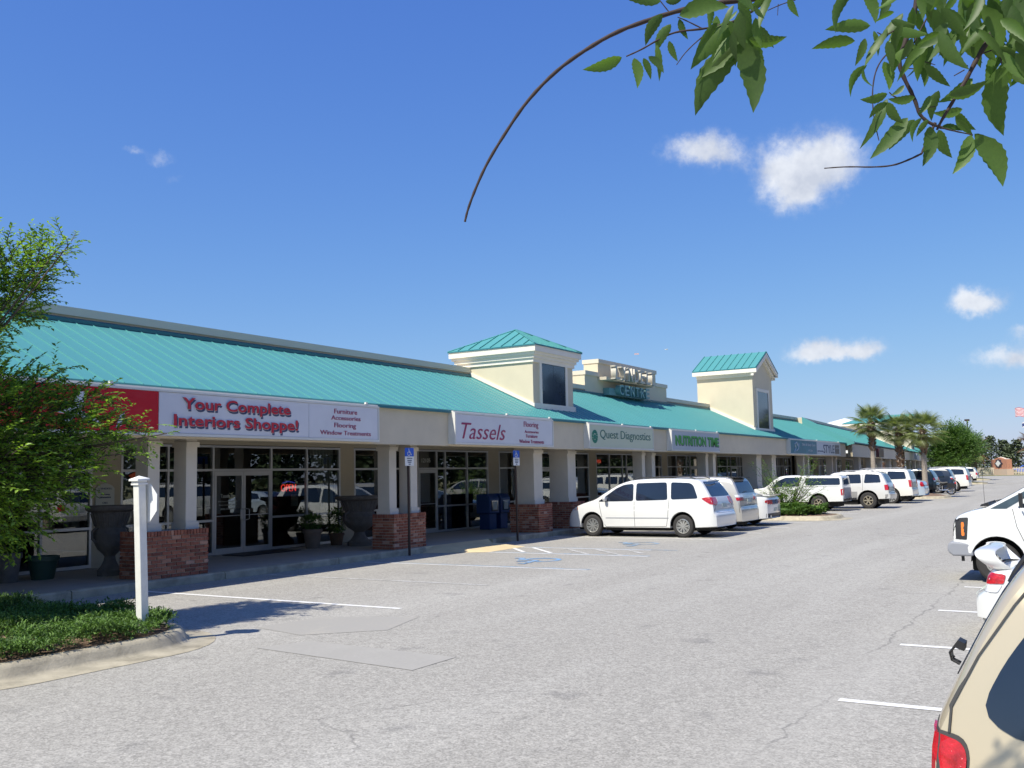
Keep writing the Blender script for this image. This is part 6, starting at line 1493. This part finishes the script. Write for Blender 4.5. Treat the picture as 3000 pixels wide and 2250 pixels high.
def twig(pts, r0, r1, d0=DC, d1=None, mb=None):
    d1 = d1 or d0; P = []
    n = len(pts)
    for i, (a, b) in enumerate(pts): P.append(cam_pt(a, b, d0+(d1-d0)*i/(n-1)))
    # smooth
    for _ in range(2):
        Q = [P[0]]
        for a, b in zip(P[:-1], P[1:]): Q += [a.lerp(b, .25), a.lerp(b, .75)]
        Q.append(P[-1]); P = Q
    n = len(P); (mb or wd_).tube(P, [(r0+(r1-r0)*i/(n-1))*(1+.12*math.sin(i*2.3)) for i in range(n)], 7)
twig([(2420, -60), (2300, -20), (2190, 0), (2090, 8), (1990, 30), (1900, 58), (1800, 95), (1700, 155), (1620, 215), (1540, 300), (1480, 390), (1425, 480), (1390, 560), (1370, 615), (1362, 650)], .0060, .0021)
twig([(2300, -40), (2210, 30), (2140, 70), (2060, 85), (1980, 92), (1930, 115), (1880, 145), (1835, 165)], .003, .0014)
twig([(2110, 70), (2060, 105), (2010, 150), (1982, 190)], .0016, .0008); twig([(2060, 85), (2010, 60), (1985, 50)], .0015, .001); twig([(1960, 35), (1940, 10), (1925, -10)], .0012, .001)
twig([(2690, -40), (2680, 40), (2650, 130), (2630, 180), (2648, 230), (2680, 290), (2692, 335), (2720, 360), (2760, 375)], .0052, .0028, 1.85)
twig([(2960, -60), (2940, 40), (2900, 110), (2860, 175), (2830, 235), (2790, 300), (2760, 350), (2745, 380)], .0062, .002, 1.75)
twig([(2700, 450), (2670, 465), (2620, 485), (2560, 490), (2480, 488), (2415, 493)], .0022, .0010, 1.85)
twig([(2740, 360), (2720, 400), (2700, 450)], .003, .0022, 1.85)
twig([(2650, 70), (2620, 90), (2590, 105), (2570, 95)], .0016, .001, 1.85); twig([(2630, 130), (2590, 165), (2565, 205), (2555, 265), (2558, 330), (2565, 370), (2575, 412)], .0017, .0009, 1.85)
twig([(2720, 45), (2690, 100), (2670, 140)], .0018, .0012, 1.85); twig([(2640, 170), (2690, 175), (2740, 190)], .0011, .0008, 1.85); twig([(2645, 200), (2690, 202)], .0012, .0009, 1.85)
twig([(2835, 195), (2810, 175), (2795, 155), (2785, 143)], .0016, .0012, 1.75); twig([(2825, 205), (2795, 222)], .0012, .0009, 1.75); twig([(2870, 160), (2925, 140), (2935, 190)], .0013, .001, 1.75)
twig([(2760, 375), (2800, 385), (2850, 395)], .0018, .001, 1.8); twig([(2660, 290), (2620, 285), (2605, 270)], .0014, .001, 1.85); twig([(2690, 318), (2740, 312)], .0013, .0009, 1.85)
twig([(2330, 0), (2290, 12), (2250, 30)], .0012, .0009); twig([(2280, 12), (2278, 45)], .0008, .0006)
wood_ = wd_.build('branch_wood', M['twig'], tb, True, 60)
def leaf(bx, by, tx, ty, d=DC, var=None, roll=None, dd=0):
    a = cam_pt(bx, by, d); b = cam_pt(tx, ty, d+dd); L_ = (b-a).length; x_ = (b-a)/L_
    vw = (a-Vector((0, 0, EYE))).normalized(); rl = random.uniform(-.7, .7) if roll is None else roll
    z_ = (-vw+vw*x_.dot(vw)).normalized(); z_ = (z_*math.cos(rl)+x_.cross(z_)*math.sin(rl)).normalized(); y_ = z_.cross(x_)
    if random.random() < .5: z_ = -z_; y_ = -y_
    Mx = Matrix(((x_.x, y_.x, z_.x, a.x), (x_.y, y_.y, z_.y, a.y), (x_.z, y_.z, z_.z, a.z), (0, 0, 0, 1))) @ Matrix.Scale(L_, 4)
    inst('leaf', LEAF[random.randrange(5) if var is None else var], tb, Mx)
LV = [(1822, 168, 1712, 215, 0, .3), (1858, 170, 1862, 258, 2, .1), (1885, 170, 1905, 232, 0, .2), (1900, 165, 1940, 218, 2, .3), (1925, 130, 1902, 225, 3, .6), (1960, 120, 1985, 180, 0, .2), (1965, 70, 1925, 150, 2, .1), (1990, 55, 2015, 115, 0, .3), (1940, 40, 1900, 130, 2, .2),
      (1935, 5, 1815, -5, 0, .2), (1950, 5, 2000, -20, 2, .3), (1990, 45, 2130, 22, 2, .3), (2150, 15, 2070, 85, 3, .9), (2160, 30, 2110, 95, 3, .9),
      (2170, 30, 2180, 140, 2, .2), (2180, 60, 2035, 196, 2, .15), (2190, 90, 2045, 222, 0, .2), (2160, 130, 2048, 328, 2, .05), (2170, 120, 2195, 330, 2, .1), (2200, 110, 2218, 245, 0, .2), (2195, 115, 2305, 96, 2, .25), (2190, 60, 2215, 180, 2, .3), (2150, 100, 2090, 180, 0, .4), (2180, 50, 2160, 190, 0, .5), (2210, 20, 2240, 55, 0, .2),
      (2260, -20, 2238, 85, 3, .3), (2310, -10, 2340, 50, 0, .3), (2245, -15, 2225, 40, 2, .3), (2500, -30, 2445, 98, 3, .5), (2535, -20, 2560, 70, 2, .1), (2600, -30, 2575, 55, 2, .2), (2550, 75, 2425, 108, 0, .2), (2620, 35, 2580, 78, 2, .6), (2505, 120, 2385, 162, 0, .35), (2535, 112, 2508, 188, 0, .1), (2560, 90, 2555, 160, 3, .4), (2600, 85, 2555, 200, 3, .5), (2630, 75, 2600, 125, 2, .3),
      (2610, 60, 2680, 68, 0, .3), (2620, 85, 2718, 92, 0, .4), (2640, 130, 2688, 146, 2, .3), (2600, 120, 2610, 205, 0, .2), (2650, 140, 2610, 215, 2, .4), (2540, 190, 2486, 285, 3, .6), (2530, 200, 2545, 262, 3, .9), (2590, 180, 2600, 265, 2, .1), (2600, 275, 2524, 300, 2, .05), (2650, 250, 2612, 280, 2, .2), (2685, 195, 2665, 232, 3, .9), (2700, 195, 2705, 255, 2, .2), (2710, 192, 2788, 248, 0, .4),
      (2600, 290, 2490, 385, 3, .5), (2600, 300, 2558, 350, 2, .5), (2600, 300, 2650, 360, 2, .1), (2680, 285, 2605, 300, 2, .3), (2725, 280, 2690, 335, 2, .3), (2660, 345, 2556, 456, 0, .2), (2680, 350, 2615, 440, 0, .3), (2700, 345, 2670, 418, 3, .5), (2720, 350, 2690, 400, 0, .3), (2725, 370, 2700, 485, 2, .1), (2750, 380, 2792, 462, 2, .1), (2760, 370, 2818, 395, 0, .4),
      (2750, 265, 2735, 350, 2, .1), (2780, 280, 2880, 210, 2, .2), (2850, 230, 2760, 300, 2, .1), (2820, 320, 2740, 345, 2, .3), (2800, 330, 2862, 378, 2, .2), (2800, 350, 2850, 400, 0, .3), (2845, 395, 2792, 506, 2, .15), (2855, 392, 2938, 452, 0, .4), (2860, 395, 2930, 550, 2, .05), (2930, 195, 2945, 392, 2, .05), (2910, 160, 2885, 255, 0, .2), (2935, 160, 2992, 192, 2, .1), (2905, 145, 2990, 175, 2, .2),
      (2820, -20, 2840, 165, 3, .6), (2850, -20, 2830, 120, 3, .4), (2880, 20, 2930, 150, 2, .2), (2900, 30, 2960, 120, 2, .3), (2880, 10, 2895, 95, 0, .2), (2930, 10, 2990, 60, 2, .3), (2940, 60, 3010, 140, 2, .1), (2760, -30, 2740, 50, 2, .2), (2700, -20, 2765, 40, 2, .1), (2690, -10, 2700, 60, 2, .3), (2720, -30, 2735, 62, 2, .2), (2960, -20, 2950, 80, 0, .3), (2990, -20, 2965, 120, 2, .2), (2870, 90, 2920, 180, 0, .2)]
for a in LV: leaf(a[0], a[1], a[2], a[3], DC-random.uniform(0, .2), a[4], a[5]*random.choice((-1, 1)))
for i in range(88):
    bx = random.uniform(2640, 3090); by = random.uniform(-60, 175 if bx > 2850 else 120); a = random.uniform(.6, 2.5); ln = random.uniform(70, 130)
    leaf(bx, by, bx+ln*math.cos(a), by+ln*math.sin(a), random.uniform(1.65, 1.95), None, None, random.uniform(-.05, .05))
for i in range(10):
    bx = random.uniform(2080, 2260); by = random.uniform(-40, 90); a = random.uniform(.7, 2.4); leaf(bx, by, bx+90*math.cos(a), by+90*math.sin(a), random.uniform(1.8, 1.95))
